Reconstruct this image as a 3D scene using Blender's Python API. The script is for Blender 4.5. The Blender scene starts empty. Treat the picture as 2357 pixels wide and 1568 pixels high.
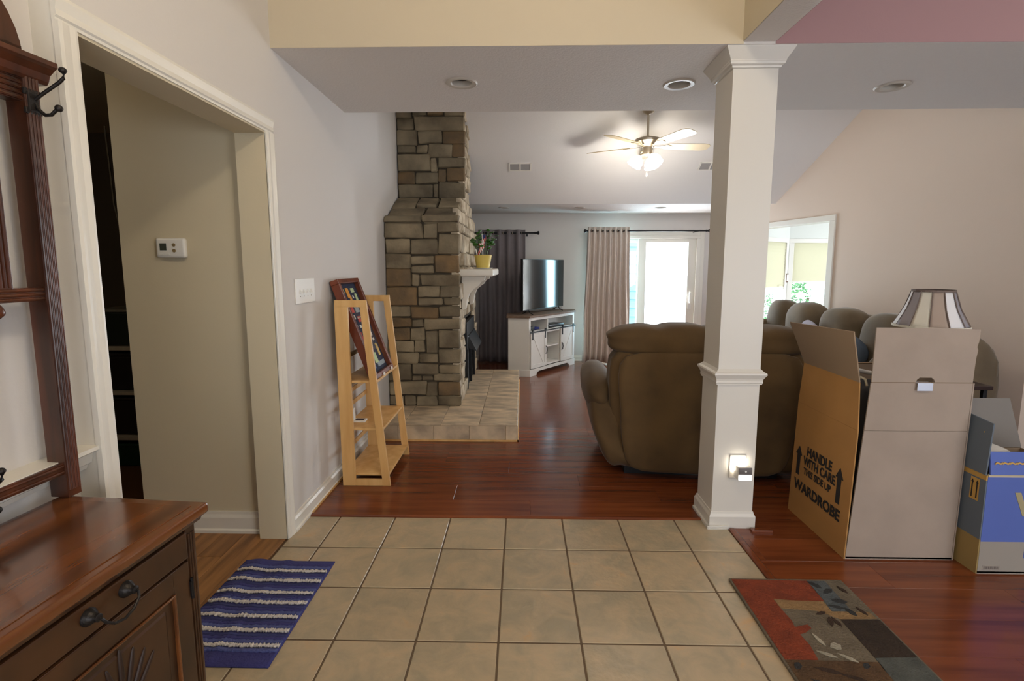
import bpy, bmesh, math, random
from mathutils import Vector, Matrix
random.seed(7)
S = bpy.context.scene
COL = S.collection
PI = math.pi
# ------------------------------------------------------------------ camera
cam_d = bpy.data.cameras.new('camera'); cam = bpy.data.objects.new('camera', cam_d); COL.objects.link(cam)
S.camera = cam
cam_d.sensor_width = 36; cam_d.lens = 36 * 1148 / 2357; cam_d.shift_y = -33.4 / 2357
cam_d.clip_start = 0.05; cam_d.clip_end = 200
cam.location = (0, 0, 1.40)
cam.rotation_euler = (math.radians(90 - 6.83), 0, math.radians(1.15))
# ------------------------------------------------------------------ view, world, lights
S.view_settings.view_transform = 'Standard'; S.view_settings.look = 'None'
S.view_settings.exposure = 0.22; S.view_settings.gamma = 1.0; S.view_settings.use_curve_mapping = False
W = bpy.data.worlds.new('sky'); S.world = W; W.use_nodes = True
bg = W.node_tree.nodes['Background']; bg.inputs[0].default_value = (0.80, 0.91, 1.0, 1); bg.inputs[1].default_value = 5.5

def look_area(name, loc, direction, sx, sy, power, color, portal=False, spread=180):
    d = bpy.data.lights.new(name, 'AREA'); d.shape = 'RECTANGLE'; d.size = sx; d.size_y = sy
    d.energy = power; d.color = color; d.spread = math.radians(spread)
    if portal: d.cycles.is_portal = True
    o = bpy.data.objects.new(name, d); COL.objects.link(o); o.location = loc
    o.rotation_euler = Vector(direction).to_track_quat('-Z', 'Y').to_euler()
    return o
def point(name, loc, power, color, r=0.05):
    d = bpy.data.lights.new(name, 'POINT'); d.energy = power; d.color = color; d.shadow_soft_size = r
    o = bpy.data.objects.new(name, d); COL.objects.link(o); o.location = loc; return o
DAY = (0.86, 0.92, 1.0); WARM = (1.0, 0.86, 0.66); SOFT = (1.0, 0.90, 0.76)
# daylight through the openings of the house, and an added sunroom fill
look_area('portal_sliding_door', (1.76, 7.47, 0.93), (0, -1, 0), 1.5, 1.8, 1, DAY, True)
look_area('portal_sunroom_window', (4.95, 8.7, 1.1), (0, -1, 0), 0.9, 1.5, 1, DAY, True)
look_area('daylight_entry_door', (-0.05, -1.52, 1.15), (0, 1, 0.12), 1.3, 2.0, 25, DAY)
look_area('daylight_dining_window', (3.2, -1.52, 1.35), (0, 1, 0.15), 2.2, 1.7, 72, DAY)
look_area('daylight_sliding_door', (1.9, 7.62, 1.0), (0, -1, 0.06), 1.3, 1.6, 110, DAY)
look_area('fill_sunroom_side', (6.36, 7.0, 1.2), (-1, 0, 0), 1.6, 1.4, 60, DAY)  # added fill on the solid side wall, lights the living room through the opening
# lamps of the house, and an added fill in the hall
point('foyer_chandelier', (0.35, 0.55, 3.05), 38, WARM, 0.12)
point('hall_fill', (-2.6, 1.6, 2.3), 5.0, WARM, 0.1)  # added fill light that lifts the dark closet, no fixture there
point('dining_chandelier', (3.4, 0.6, 2.5), 22, SOFT, 0.15)
# ------------------------------------------------------------------ helpers
def lin(c):
    return tuple((x / 255 / 12.92 if x / 255 <= 0.04045 else ((x / 255 + 0.055) / 1.055) ** 2.4) for x in c)
def mat(name, rgb, rough=0.6, metal=0.0, var=0.0, vscale=6.0, rgb2=None, stretch=None, bump=0.0, bscale=80.0, rnd=0.0, coat=0.0, sheen=0.0, emit=None, estr=0.0, trans=0.0, detail=4.0, spec=0.5, contrast=(0.35, 0.65), wave=False):
    m = bpy.data.materials.new(name); m.use_nodes = True; nt = m.node_tree; N = nt.nodes; L = nt.links
    b = N['Principled BSDF']; c = lin(rgb)
    b.inputs['Base Color'].default_value = (*c, 1); b.inputs['Roughness'].default_value = rough
    b.inputs['Metallic'].default_value = metal; b.inputs['Coat Weight'].default_value = coat
    b.inputs['Coat Roughness'].default_value = 0.12
    b.inputs['Specular IOR Level'].default_value = spec
    b.inputs['Sheen Weight'].default_value = sheen; b.inputs['Sheen Roughness'].default_value = 0.4
    b.inputs['Transmission Weight'].default_value = trans
    if emit: b.inputs['Emission Color'].default_value = (*lin(emit), 1); b.inputs['Emission Strength'].default_value = estr
    tc = N.new('ShaderNodeTexCoord'); mp = N.new('ShaderNodeMapping'); L.new(tc.outputs['Object'], mp.inputs[0])
    if stretch: mp.inputs['Scale'].default_value = stretch
    vec = mp.outputs[0]
    if rnd:
        oi = N.new('ShaderNodeObjectInfo'); ml = N.new('ShaderNodeMath'); ml.operation = 'MULTIPLY'; ml.inputs[1].default_value = 40
        L.new(oi.outputs['Random'], ml.inputs[0])
        va = N.new('ShaderNodeVectorMath'); va.operation = 'ADD'; L.new(vec, va.inputs[0]); L.new(ml.outputs[0], va.inputs[1]); vec = va.outputs[0]
    if var or rgb2:
        nz = N.new('ShaderNodeTexNoise'); nz.inputs['Scale'].default_value = vscale; nz.inputs['Detail'].default_value = detail
        L.new(vec, nz.inputs['Vector'])
        rp = N.new('ShaderNodeValToRGB'); L.new(nz.outputs['Fac'], rp.inputs[0])
        c2 = lin(rgb2) if rgb2 else tuple(x * (1 - var) for x in c)
        rp.color_ramp.elements[0].position = contrast[0]; rp.color_ramp.elements[1].position = contrast[1]
        rp.color_ramp.elements[0].color = (*c2, 1); rp.color_ramp.elements[1].color = (*c, 1)
        out = rp.outputs[0]
        if rnd:
            hs = N.new('ShaderNodeHueSaturation'); mr = N.new('ShaderNodeMapRange'); L.new(oi.outputs['Random'], mr.inputs[0])
            mr.inputs['To Min'].default_value = 1 - rnd; mr.inputs['To Max'].default_value = 1 + rnd
            L.new(mr.outputs[0], hs.inputs['Value']); L.new(out, hs.inputs['Color']); out = hs.outputs[0]
        L.new(out, b.inputs['Base Color'])
    if bump:
        n2 = N.new('ShaderNodeTexNoise'); n2.inputs['Scale'].default_value = bscale; n2.inputs['Detail'].default_value = 3
        L.new(vec, n2.inputs['Vector'])
        bp = N.new('ShaderNodeBump'); bp.inputs['Strength'].default_value = bump; bp.inputs['Distance'].default_value = 0.01
        L.new(n2.outputs['Fac'], bp.inputs['Height']); L.new(bp.outputs[0], b.inputs['Normal'])
    return m

class MB:
    """collects geometry, then links it as one mesh object"""
    def __init__(s): s.v = []; s.f = []; s.mi = []; s.cur = 0
    def add(s, vs, fs):
        o = len(s.v); s.v += [tuple(p) for p in vs]; s.f += [tuple(i + o for i in f) for f in fs]; s.mi += [s.cur] * len(fs); return s
    def box(s, x0, x1, y0, y1, z0, z1):
        x0, x1 = min(x0, x1), max(x0, x1); y0, y1 = min(y0, y1), max(y0, y1); z0, z1 = min(z0, z1), max(z0, z1)
        return s.add([(x0, y0, z0), (x1, y0, z0), (x1, y1, z0), (x0, y1, z0), (x0, y0, z1), (x1, y0, z1), (x1, y1, z1), (x0, y1, z1)],
                     [(0, 3, 2, 1), (4, 5, 6, 7), (0, 1, 5, 4), (1, 2, 6, 5), (2, 3, 7, 6), (3, 0, 4, 7)])
    def hexa(s, p):   # eight corners, bottom ring then top ring
        return s.add(p, [(0, 3, 2, 1), (4, 5, 6, 7), (0, 1, 5, 4), (1, 2, 6, 5), (2, 3, 7, 6), (3, 0, 4, 7)])
    def prism(s, poly, a, b, axis='y'):   # polygon in the two other axes, pushed from a to b
        n = len(poly)
        def pt(p, t):
            if axis == 'y': return (p[0], t, p[1])
            if axis == 'x': return (t, p[0], p[1])
            return (p[0], p[1], t)
        vs = [pt(p, a) for p in poly] + [pt(p, b) for p in poly]
        fs = [tuple(range(n))[::-1], tuple(range(n, 2 * n))] + [(i, (i + 1) % n, n + (i + 1) % n, n + i) for i in range(n)]
        return s.add(vs, fs)
    def lathe(s, prof, c=(0, 0, 0), n=24, axis='z', cap=True):
        vs = []; fs = []
        for r, h in prof:
            for k in range(n):
                a = 2 * PI * k / n; u, w = r * math.cos(a), r * math.sin(a)
                p = (u, w, h) if axis == 'z' else ((h, u, w) if axis == 'x' else (u, h, w))
                vs.append((p[0] + c[0], p[1] + c[1], p[2] + c[2]))
        m = len(prof)
        for i in range(m - 1):
            for k in range(n): fs.append((i * n + k, i * n + (k + 1) % n, (i + 1) * n + (k + 1) % n, (i + 1) * n + k))
        if cap: fs.append(tuple(range(n))[::-1]); fs.append(tuple(range((m - 1) * n, m * n)))
        return s.add(vs, fs)
    def tube(s, pts, r, n=8, rs=None):
        pts = [Vector(p) for p in pts]; vs = []; fs = []; m = len(pts)
        for i, p in enumerate(pts):
            t = (pts[min(i + 1, m - 1)] - pts[max(i - 1, 0)]).normalized()
            ref = Vector((0, 0, 1)) if abs(t.z) < 0.9 else Vector((1, 0, 0))
            u = t.cross(ref).normalized(); w = t.cross(u); rr = rs[i] if rs else r
            for k in range(n):
                a = 2 * PI * k / n; vs.append(p + u * math.cos(a) * rr + w * math.sin(a) * rr)
        for i in range(m - 1):
            for k in range(n): fs.append((i * n + k, i * n + (k + 1) % n, (i + 1) * n + (k + 1) % n, (i + 1) * n + k))
        fs.append(tuple(range(n))[::-1]); fs.append(tuple(range((m - 1) * n, m * n)))
        return s.add(vs, fs)
    def sweep(s, prof, path, closed=False):   # prof: (out, up) pairs; path: (x, y, nx, ny) with mitred outward normals
        n = len(prof); vs = []; fs = []
        for x, y, nx, ny in path:
            for o, z in prof: vs.append((x + nx * o, y + ny * o, z))
        m = len(path)
        for i in range(m if closed else m - 1):
            j = (i + 1) % m
            for k in range(n - 1): fs.append((i * n + k, j * n + k, j * n + k + 1, i * n + k + 1))
        return s.add(vs, fs)
    def pillow(s, c, h, n=4.0, seg=9, puff=0.0, noise=0.0, seed=0, rot=None, fn=None):
        """rounded cushion: superellipsoid of half sizes h"""
        rr = random.Random(seed); ph = [rr.uniform(0, 6.28) for _ in range(6)]
        idx = {}; vs = []; fs = []
        R = Matrix.Rotation(rot[0], 4, rot[1]) if rot else None
        def vert(i, j, k):
            key = (i, j, k)
            if key in idx: return idx[key]
            u = [math.tan((2 * t / seg - 1) * PI / 4) for t in (i, j, k)]
            q = sum(abs(t) ** n for t in u) ** (1 / n); p = [t / q for t in u]
            w = 1 + noise * (math.sin(5 * p[0] + ph[0]) * math.sin(4 * p[1] + ph[1]) + math.sin(6 * p[2] + ph[2] + 3 * p[0]))
            v = Vector((p[0] * h[0] * w, p[1] * h[1] * w, p[2] * h[2] * w))
            if fn: v = Vector(fn(v))
            if R: v = R @ v
            idx[key] = len(vs); vs.append(v + Vector(c)); return idx[key]
        r = range(seg)
        for a in r:
            for b in r:
                fs += [(vert(a, b, 0), vert(a, b + 1, 0), vert(a + 1, b + 1, 0), vert(a + 1, b, 0)), (vert(a, b, seg), vert(a + 1, b, seg), vert(a + 1, b + 1, seg), vert(a, b + 1, seg)),
                       (vert(a, 0, b), vert(a + 1, 0, b), vert(a + 1, 0, b + 1), vert(a, 0, b + 1)), (vert(a, seg, b), vert(a, seg, b + 1), vert(a + 1, seg, b + 1), vert(a + 1, seg, b)),
                       (vert(0, a, b), vert(0, a, b + 1), vert(0, a + 1, b + 1), vert(0, a + 1, b)), (vert(seg, a, b), vert(seg, a + 1, b), vert(seg, a + 1, b + 1), vert(seg, a, b + 1))]
        return s.add(vs, fs)

def obj(name, mb, m, parent=None, smooth=False, bevel=0.0, bseg=2, kind=None, label=None, world=True, loc=None):
    me = bpy.data.meshes.new(name)
    vs = mb.v
    if parent is not None and world:
        inv = ROOTM[parent.name].inverted(); vs = [inv @ Vector(v) for v in vs]
    if loc: vs = [Vector(v) - Vector(loc) for v in vs]
    me.from_pydata([tuple(v) for v in vs], [], mb.f)
    ms = m if isinstance(m, (list, tuple)) else [m]
    for x in ms: me.materials.append(x)
    me.polygons.foreach_set('material_index', mb.mi)
    bm = bmesh.new(); bm.from_mesh(me)
    bmesh.ops.remove_doubles(bm, verts=bm.verts, dist=1e-5)
    bmesh.ops.recalc_face_normals(bm, faces=bm.faces)
    if bevel:
        es = [e for e in bm.edges if len(e.link_faces) == 2 and e.calc_face_angle(0) > 0.6]
        bmesh.ops.bevel(bm, geom=es, offset=bevel, segments=bseg, profile=0.6, affect='EDGES', clamp_overlap=True)
    bm.to_mesh(me); bm.free()
    if smooth:
        me.polygons.foreach_set('use_smooth', [True] * len(me.polygons))
        if smooth != 'all': me.set_sharp_from_angle(angle=math.radians(40))
    me.update()
    o = bpy.data.objects.new(name, me); COL.objects.link(o)
    if loc: o.location = loc
    if parent is not None:
        o.parent = parent; ROOTM[o.name] = ROOTM[parent.name]
    else: ROOTM[o.name] = Matrix.Translation(loc) if loc else Matrix.Identity(4)
    if kind: o['kind'] = kind
    if label: o['label'] = label
    return o
ROOTM = {}
def thing(name, label, cat, loc=(0, 0, 0), rz=0.0, group=None):
    o = bpy.data.objects.new(name, None); COL.objects.link(o); o.empty_display_size = 0.05
    o.location = loc; o.rotation_euler = (0, 0, rz); o['label'] = label; o['category'] = cat
    if group: o['group'] = group
    ROOTM[o.name] = Matrix.Translation(loc) @ Matrix.Rotation(rz, 4, 'Z'); return o
def tag(o, label, cat, group=None):
    o['label'] = label; o['category'] = cat
    if group: o['group'] = group
    return o
def struct(name, mb, m, parent=None, **k):
    return obj(name, mb, m, parent, kind='structure', **k)
def text_mb(body, size, M4, depth=0.0006, bold=0.0, sx=1.0):
    cu = bpy.data.curves.new('t', 'FONT'); cu.body = body; cu.size = size; cu.extrude = depth; cu.offset = bold
    cu.align_x = 'CENTER'; cu.align_y = 'CENTER'; cu.resolution_u = 3
    to = bpy.data.objects.new('t', cu); COL.objects.link(to); bpy.context.view_layer.update()
    me = bpy.data.meshes.new_from_object(to.evaluated_get(bpy.context.evaluated_depsgraph_get()))
    mb = MB(); mb.add([M4 @ Vector((v.co.x * sx, v.co.y, v.co.z)) for v in me.vertices], [tuple(p.vertices) for p in me.polygons])
    bpy.data.objects.remove(to); bpy.data.curves.remove(cu); bpy.data.meshes.remove(me)
    return mb
def frame4(o, xa, ya):   # matrix that puts text (x right, y up) on a plane at o
    xa = Vector(xa).normalized(); ya = Vector(ya).normalized(); za = xa.cross(ya)
    return Matrix(((xa.x, ya.x, za.x, o[0]), (xa.y, ya.y, za.y, o[1]), (xa.z, ya.z, za.z, o[2]), (0, 0, 0, 1)))

# ------------------------------------------------------------------ materials
M = {}
M['wall'] = mat('wall_paint_white', (216, 212, 208), 0.75, bump=0.05, bscale=120)
M['cream'] = mat('wall_paint_cream', (200, 189, 167), 0.7, bump=0.04, bscale=120)
M['hall'] = mat('wall_paint_hall', (214, 202, 174), 0.75, bump=0.04, bscale=120)
M['beige'] = mat('wall_paint_beige', (216, 198, 182), 0.75, bump=0.05, bscale=120)
M['mauve'] = mat('wall_paint_mauve', (168, 132, 132), 0.8, bump=0.06, bscale=120)
M['ceil'] = mat('ceiling_paint', (222, 216, 210), 0.85, bump=0.35, bscale=90)
M['ceil2'] = mat('ceiling_vault_paint', (230, 229, 229), 0.85, bump=0.1, bscale=90)
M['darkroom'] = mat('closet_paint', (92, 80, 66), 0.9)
M['trim'] = mat('trim_gloss_white', (232, 228, 218), 0.32)
M['colpaint'] = mat('column_paint', (216, 212, 204), 0.4)
M['grout'] = mat('grout', (104, 86, 66), 0.9, bump=0.3, bscale=200)
M['tile'] = mat('floor_tile_glaze', (200, 178, 144), 0.34, rgb2=(160, 154, 134), vscale=7.5, bump=0.35, bscale=26, rnd=0.05, detail=6, contrast=(0.3, 0.7))
M['cherry'] = mat('cherry_laminate', (128, 67, 35), 0.24, rgb2=(100, 49, 26), vscale=2.2, stretch=(0.7, 9, 1), rnd=0.09, detail=5, coat=0.25, bump=0.03, bscale=30)
_nt = M['tile'].node_tree; _rp = [n for n in _nt.nodes if n.type == 'VALTORGB'][0]; _e = _rp.color_ramp.elements.new(0.62); _e.color = (*lin((186, 166, 136)), 1)
_rp.color_ramp.elements[0].position = 0.36; _rp.color_ramp.elements[0].color = (*lin((164, 152, 128)), 1)
_rp.color_ramp.elements[-1].position = 0.74; _rp.color_ramp.elements[-1].color = (*lin((198, 163, 121)), 1)
_nz = [n for n in _nt.nodes if n.type == 'TEX_NOISE' and n.inputs['Scale'].default_value < 20][0]; _nz.inputs['Detail'].default_value = 9; _nz.inputs['Roughness'].default_value = 0.62; _nz.inputs['Distortion'].default_value = 0.6
M['cherryb'] = mat('cherry_base', (80, 34, 20), 0.35)
M['oak'] = mat('hall_plank_wood', (176, 126, 76), 0.38, rgb2=(122, 82, 46), vscale=2.4, stretch=(10, 0.8, 1), rnd=0.12, detail=5)
M['oakb'] = mat('hall_floor_base', (100, 66, 38), 0.6)
M['htop'] = mat('antique_walnut_top', (124, 72, 34), 0.2, rgb2=(66, 38, 22), vscale=1.6, stretch=(9, 0.7, 3), detail=6, coat=0.5)
M['hwood'] = mat('antique_walnut', (94, 48, 26), 0.28, rgb2=(54, 29, 18), vscale=2.0, stretch=(10, 10, 0.8), detail=5, coat=0.35)
M['hdark'] = mat('antique_walnut_dark', (72, 44, 23), 0.32, rgb2=(48, 30, 18), vscale=2.0, stretch=(3, 3, 3), detail=5, coat=0.3)
M['iron'] = mat('wrought_iron', (46, 42, 40), 0.42, metal=0.6, bump=0.15, bscale=160)
M['pine'] = mat('pine_wood', (226, 184, 122), 0.45, rgb2=(208, 160, 96), vscale=2.0, stretch=(8, 8, 0.9), detail=5)
M['frame'] = mat('mahogany_frame', (124, 62, 36), 0.3, rgb2=(98, 44, 26), vscale=3, stretch=(6, 6, 1))
M['navy'] = mat('navy_felt', (34, 44, 74), 0.9)
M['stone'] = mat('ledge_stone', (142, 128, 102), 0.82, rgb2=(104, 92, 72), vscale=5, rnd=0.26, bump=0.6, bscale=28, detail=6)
M['stoneb'] = mat('ledge_stone_rust', (130, 104, 70), 0.82, rgb2=(100, 84, 62), vscale=6, rnd=0.15, bump=0.6, bscale=28)
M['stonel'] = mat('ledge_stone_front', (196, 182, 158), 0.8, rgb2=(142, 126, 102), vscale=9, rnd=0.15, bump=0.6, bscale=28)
M['mortar'] = mat('mortar', (64, 56, 44), 0.95, bump=0.4, bscale=60)
M['htile'] = mat('hearth_slate', (214, 192, 160), 0.5, rgb2=(158, 142, 122), vscale=5.5, rnd=0.08, bump=0.3, bscale=22, stretch=(1, 2.2, 1), detail=5)
M['hgrout'] = mat('hearth_grout', (168, 146, 112), 0.9)
M['mantel'] = mat('mantel_paint', (226, 220, 208), 0.35)
M['black'] = mat('black_metal', (22, 22, 24), 0.4, metal=0.3)
M['blackp'] = mat('black_plastic', (20, 20, 22), 0.3)
M['sofa'] = mat('brown_microsuede', (104, 80, 46), 0.9, rgb2=(76, 57, 32), vscale=3.5, sheen=0.12, detail=5, contrast=(0.3, 0.75))
M['sofa2'] = mat('taupe_microsuede', (120, 104, 80), 0.88, rgb2=(94, 80, 60), vscale=3.0, sheen=0.35, detail=5)
M['card'] = mat('cardboard', (164, 148, 134), 0.85, var=0.1, vscale=5, bump=0.05, bscale=50)  # board colour greyed to carry the cool daylight on the front
M['cardo'] = mat('cardboard_warm_lit_side', (172, 126, 70), 0.85, var=0.12, vscale=4)  # same board, with the warm foyer light put into its colour
M['cardi'] = mat('cardboard_inside', (150, 128, 104), 0.9)
M['ink'] = mat('printed_ink', (34, 30, 28), 0.8)
M['blue'] = mat('blue_print', (84, 104, 176), 0.7, var=0.06, vscale=3)
M['grayc'] = mat('grey_print', (96, 106, 116), 0.8)
M['yell'] = mat('yellow_tape_print', (190, 150, 76), 0.7)
M['white'] = mat('white_plastic', (236, 234, 228), 0.35)
M['silver'] = mat('brushed_steel', (214, 214, 216), 0.3, metal=0.4)
M['nickel'] = mat('brushed_nickel', (176, 164, 146), 0.32, metal=0.7)
M['dcurt'] = mat('charcoal_curtain', (128, 120, 122), 0.9, var=0.06, vscale=20)
M['lcurt'] = mat('taupe_curtain', (212, 200, 190), 0.9, var=0.05, vscale=20)
M['screen'] = mat('tv_screen', (10, 12, 15), 0.12, spec=0.8)
M['greytop'] = mat('weathered_top', (124, 100, 80), 0.6, var=0.25, vscale=8, stretch=(3, 3, 3))
M['standw'] = mat('stand_paint', (228, 226, 220), 0.5)
M['rugblue'] = mat('rug_blue', (74, 80, 142), 0.95, rgb2=(50, 52, 108), vscale=9, stretch=(0.6, 9, 1), bump=0.8, bscale=90)
M['rugwhite'] = mat('rug_cream', (214, 206, 200), 0.95, bump=0.9, bscale=120)
M['pot'] = mat('yellow_pot', (214, 190, 96), 0.5)
M['leaf'] = mat('plant_leaf', (58, 112, 34), 0.45, var=0.35, vscale=14)
M['red'] = mat('flag_red', (190, 52, 54), 0.8)
def glassmat(name, tint=(1, 1, 1), gloss=0.08):
    m = bpy.data.materials.new(name); m.use_nodes = True; nt = m.node_tree; N = nt.nodes; L = nt.links
    N.clear(); o = N.new('ShaderNodeOutputMaterial'); mx = N.new('ShaderNodeMixShader'); t = N.new('ShaderNodeBsdfTransparent'); g = N.new('ShaderNodeBsdfGlossy')
    t.inputs[0].default_value = (*tint, 1); g.inputs['Roughness'].default_value = 0.02; mx.inputs[0].default_value = gloss
    L.new(t.outputs[0], mx.inputs[1]); L.new(g.outputs[0], mx.inputs[2]); L.new(mx.outputs[0], o.inputs[0]); return m
M['glass'] = glassmat('window_glass'); M['glassb'] = glassmat('window_glass_tinted', (0.74, 0.93, 0.98))
M['fglass'] = glassmat('picture_glass', gloss=0.05)
_mc = {}
def mat_cached(name, rgb, rough=0.6, **k):
    if name not in _mc: _mc[name] = mat(name, rgb, rough, **k)
    return _mc[name]
# ------------------------------------------------------------------ floors
XL = -1.21; YB = 7.35
b = MB(); b.box(-4.2, 6.6, -1.8, 9.2, -0.12, -0.006)
floor = struct('floor', b, M['cherryb'])
b = MB(); b.box(-1.21, 1.112, -1.6, 2.648, -0.0059, -0.0022); struct('grout_bed', b, M['grout'], floor)
b = MB(); b.box(-4.2, -1.213, -1.6, 4.2, -0.0059, -0.003); struct('hall_underlay', b, M['oakb'], floor)
b = MB(); b.box(3.2, 6.5, 5.06, 9.0, -0.0059, 0.0); struct('sunroom_flooring', b, mat('sunroom_floor', (168, 160, 148), 0.5), floor)
# tiles, one object each
P_ = 0.3105; G = 0.0075
random.seed(3)
for r in range(11):
    for c in range(-4, 5):
        x0 = -0.086 + c * P_; y1 = 2.643 - r * 0.3095
        xa, xb = max(x0 + G / 2, -1.204), min(x0 + P_ - G / 2, 1.106); ya, yb = y1 - 0.3095 + G / 2, y1 - G / 2
        if xb - xa < 0.03: continue
        b = MB(); b.box(xa, xb, ya, yb, -0.008, 0.0 + random.uniform(-0.0003, 0.0005))
        obj('tile', b, M['tile'], floor, bevel=0.0022, bseg=1, loc=((xa + xb) / 2, (ya + yb) / 2, 0), world=False)
# cherry planks run across the room
def planks(x0, x1, y0, y1, w, l, m, along, name='plank', z=0.0, gap=0.0006):
    r = 0; t = y0 if along == 'x' else x0; end = y1 if along == 'x' else x1
    while t < end - 0.01:
        s0, s1 = (x0, x1) if along == 'x' else (y0, y1)
        s = s0 - (r * 0.37 % 1) * l
        while s < s1:
            a, e = max(s, s0), min(s + l, s1); t2 = min(t + w, end)
            if e - a > 0.02:
                q = MB()
                if along == 'x': q.box(a + gap / 2, e - gap / 2, t + gap / 2, t2 - gap / 2, -0.008, z); c = ((a + e) / 2, (t + t2) / 2, 0)
                else: q.box(t + gap / 2, t2 - gap / 2, a + gap / 2, e - gap / 2, -0.008, z); c = ((t + t2) / 2, (a + e) / 2, 0)
                obj(name, q, m, floor, bevel=0.0008, bseg=1, loc=c, world=False)
            s += l
        t += w; r += 1
planks(-1.2, 3.6, 2.665, 7.34, 0.195, 1.25, M['cherry'], 'x')
planks(1.125, 4.6, 0.7, 2.665, 0.195, 1.25, M['cherry'], 'x')
planks(3.6, 6.0, 2.665, 5.0, 0.39, 1.25, M['cherry'], 'x')
planks(-2.4, -1.218, 0.9, 2.5, 0.118, 0.95, M['oak'], 'y')
# thresholds
b = MB(); b.prism([(2.640, -0.005), (2.640, 0.004), (2.648, 0.009), (2.662, 0.009), (2.668, 0.002), (2.668, -0.005)], -1.2, 1.12, axis='x')
struct('trim_1', b, M['cherry'])
b = MB(); b.prism([(1.108, -0.005), (1.108, 0.005), (1.116, 0.010), (1.136, 0.010), (1.146, 0.002), (1.146, -0.005)], -1.5, 2.54, axis='y')
struct('trim_2', b, M['cherry'])
b = MB(); b.box(1.22, 1.33, 2.515, 2.545, 0.0, 0.012); struct('trim_3', b, M['cherry'], bevel=0.002)
b = MB(); b.box(-1.2, -1.187, 2.665, 4.35, 0.0, 0.014); struct('trim_4', b, M['pine'], bevel=0.002)
# ------------------------------------------------------------------ walls
b = MB()
b.box(-1.42, -1.27, -1.6, 1.37, 0, 2.7); b.box(-1.42, -1.21, -1.6, 1.37, 2.7, 3.7)
b.box(-1.35, XL, 1.37, 2.44, 2.04, 3.7); b.box(-1.35, XL, 2.44, 7.5, 0, 3.9)
struct('wall_left', b, M['wall'])
b = MB(); b.box(-2.0, -1.35, 2.475, 2.58, 0, 2.5); struct('wall_hall', b, M['hall'])
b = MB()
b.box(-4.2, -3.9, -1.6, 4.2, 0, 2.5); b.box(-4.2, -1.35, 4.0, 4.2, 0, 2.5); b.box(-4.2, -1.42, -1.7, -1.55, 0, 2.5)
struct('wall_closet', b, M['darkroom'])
b = MB(); b.box(-4.2, -1.36, -1.6, 4.2, 2.44, 2.55); struct('ceiling_hall', b, M['hall'])
# door opening: jambs, head, casing on the foyer side
b = MB()
b.box(-1.352, -1.208, 2.405, 2.442, 0, 2.045); b.box(-1.352, -1.208, 1.37, 1.41, 0, 2.045); b.box(-1.352, -1.208, 1.41, 2.405, 2.022, 2.045)
struct('trim_5', b, M['hall'])
def casing_prof(w=0.066, t=0.018):
    return [(0, 0), (t * 0.45, 0), (t * 0.5, w * .12), (t * 0.78, w * .2), (t * 0.7, w * .45), (t * 0.9, w * .7), (t, w * .85), (t * .9, w), (0, w)]
b = MB()   # each leg is a moulded profile; head mitred simply
pr = casing_prof()
b.prism([(XL + o, 2.405 + w) for o, w in pr], 0, 2.03, axis='z')
b.prism([(XL + o, 1.408 - w) for o, w in pr], 0, 2.03, axis='z')
b.prism([(XL - 0.001 + o, 2.03 + w) for o, w in pr], 1.342, 2.471, axis='y')
b.box(-1.30, XL, 1.345, 1.41, 0, 2.09)
struct('trim_6', b, M['trim'])
# baseboards
def base_prof(h=0.09, t=0.014): return [(0, 0), (t + .008, 0), (t + .008, h * .14), (t, h * .2), (t, h * .72), (t * .55, h * .86), (t * .5, h), (0, h)]
b = MB(); b.prism([(XL + o, z) for o, z in base_prof()], 2.472, 4.40, axis='y'); struct('baseboard_left', b, M['trim'])
b = MB(); b.prism([(2.475 - o, z) for o, z in base_prof(0.115, 0.016)], -2.0, -1.352, axis='x'); struct('baseboard_hall', b, M['trim'])
b = MB(); b.prism([(YB - o, z) for o, z in base_prof(0.085)], -1.2, 1.0, axis='x'); struct('baseboard_back', b, M['trim'])
# chair rail and wainscot panel moulding behind the hall tree
b = MB(); b.prism([(-1.27, .825), (-1.245, .825), (-1.240, .838), (-1.228, .845), (-1.222, .872), (-1.20, .884), (-1.20, .895), (-1.27, .895)], -1.5, 1.345, axis='y')
struct('trim_7', b, M['trim'])
b = MB()
for z in (0.735, 0.16): b.prism([(-1.27, z), (-1.252, z), (-1.25, z + .012), (-1.262, z + .028), (-1.27, z + .028)], 0.1, 1.25, axis='y')
b.box(-1.27, -1.255, 1.225, 1.25, .16, .76)
struct('trim_8', b, M['trim'])
# header between foyer and living room, with recessed cans in its underside
b = MB(); b.box(-1.21, 1.04, 2.508, 2.56, 2.4395, 3.7); struct('wall_header', b, M['cream'])
b = MB(); b.box(1.19, 6.2, 2.508, 2.56, 2.4395, 3.7); struct('wall_dining', b, M['mauve'])
CANS = [(-0.347, 2.985), (0.9, 3.03), (2.15, 3.09)]
def plate_with_holes(x0, x1, y0, y1, z0, z1, holes, r):
    """slab with round holes: square cells around every hole"""
    mb = MB(); xs = [x0]
    for hx, hy in holes:
        a = r * 1.6
        mb.box(xs[-1], hx - a, y0, y1, z0, z1)
        mb.box(hx - a, hx + a, y0, hy - a, z0, z1); mb.box(hx - a, hx + a, hy + a, y1, z0, z1)
        n = 24
        for k in range(n):
            t0, t1 = 2 * PI * k / n, 2 * PI * (k + 1) / n
            def sq(t):
                c, s_ = math.cos(t), math.sin(t); m_ = max(abs(c), abs(s_)); return (hx + a * c / m_, hy + a * s_ / m_)
            p = [(hx + r * math.cos(t0), hy + r * math.sin(t0)), sq(t0), sq(t1), (hx + r * math.cos(t1), hy + r * math.sin(t1))]
            mb.prism(p, z0, z1, axis='z')
        xs.append(hx + a)
    mb.box(xs[-1], x1, y0, y1, z0, z1); return mb
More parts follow.
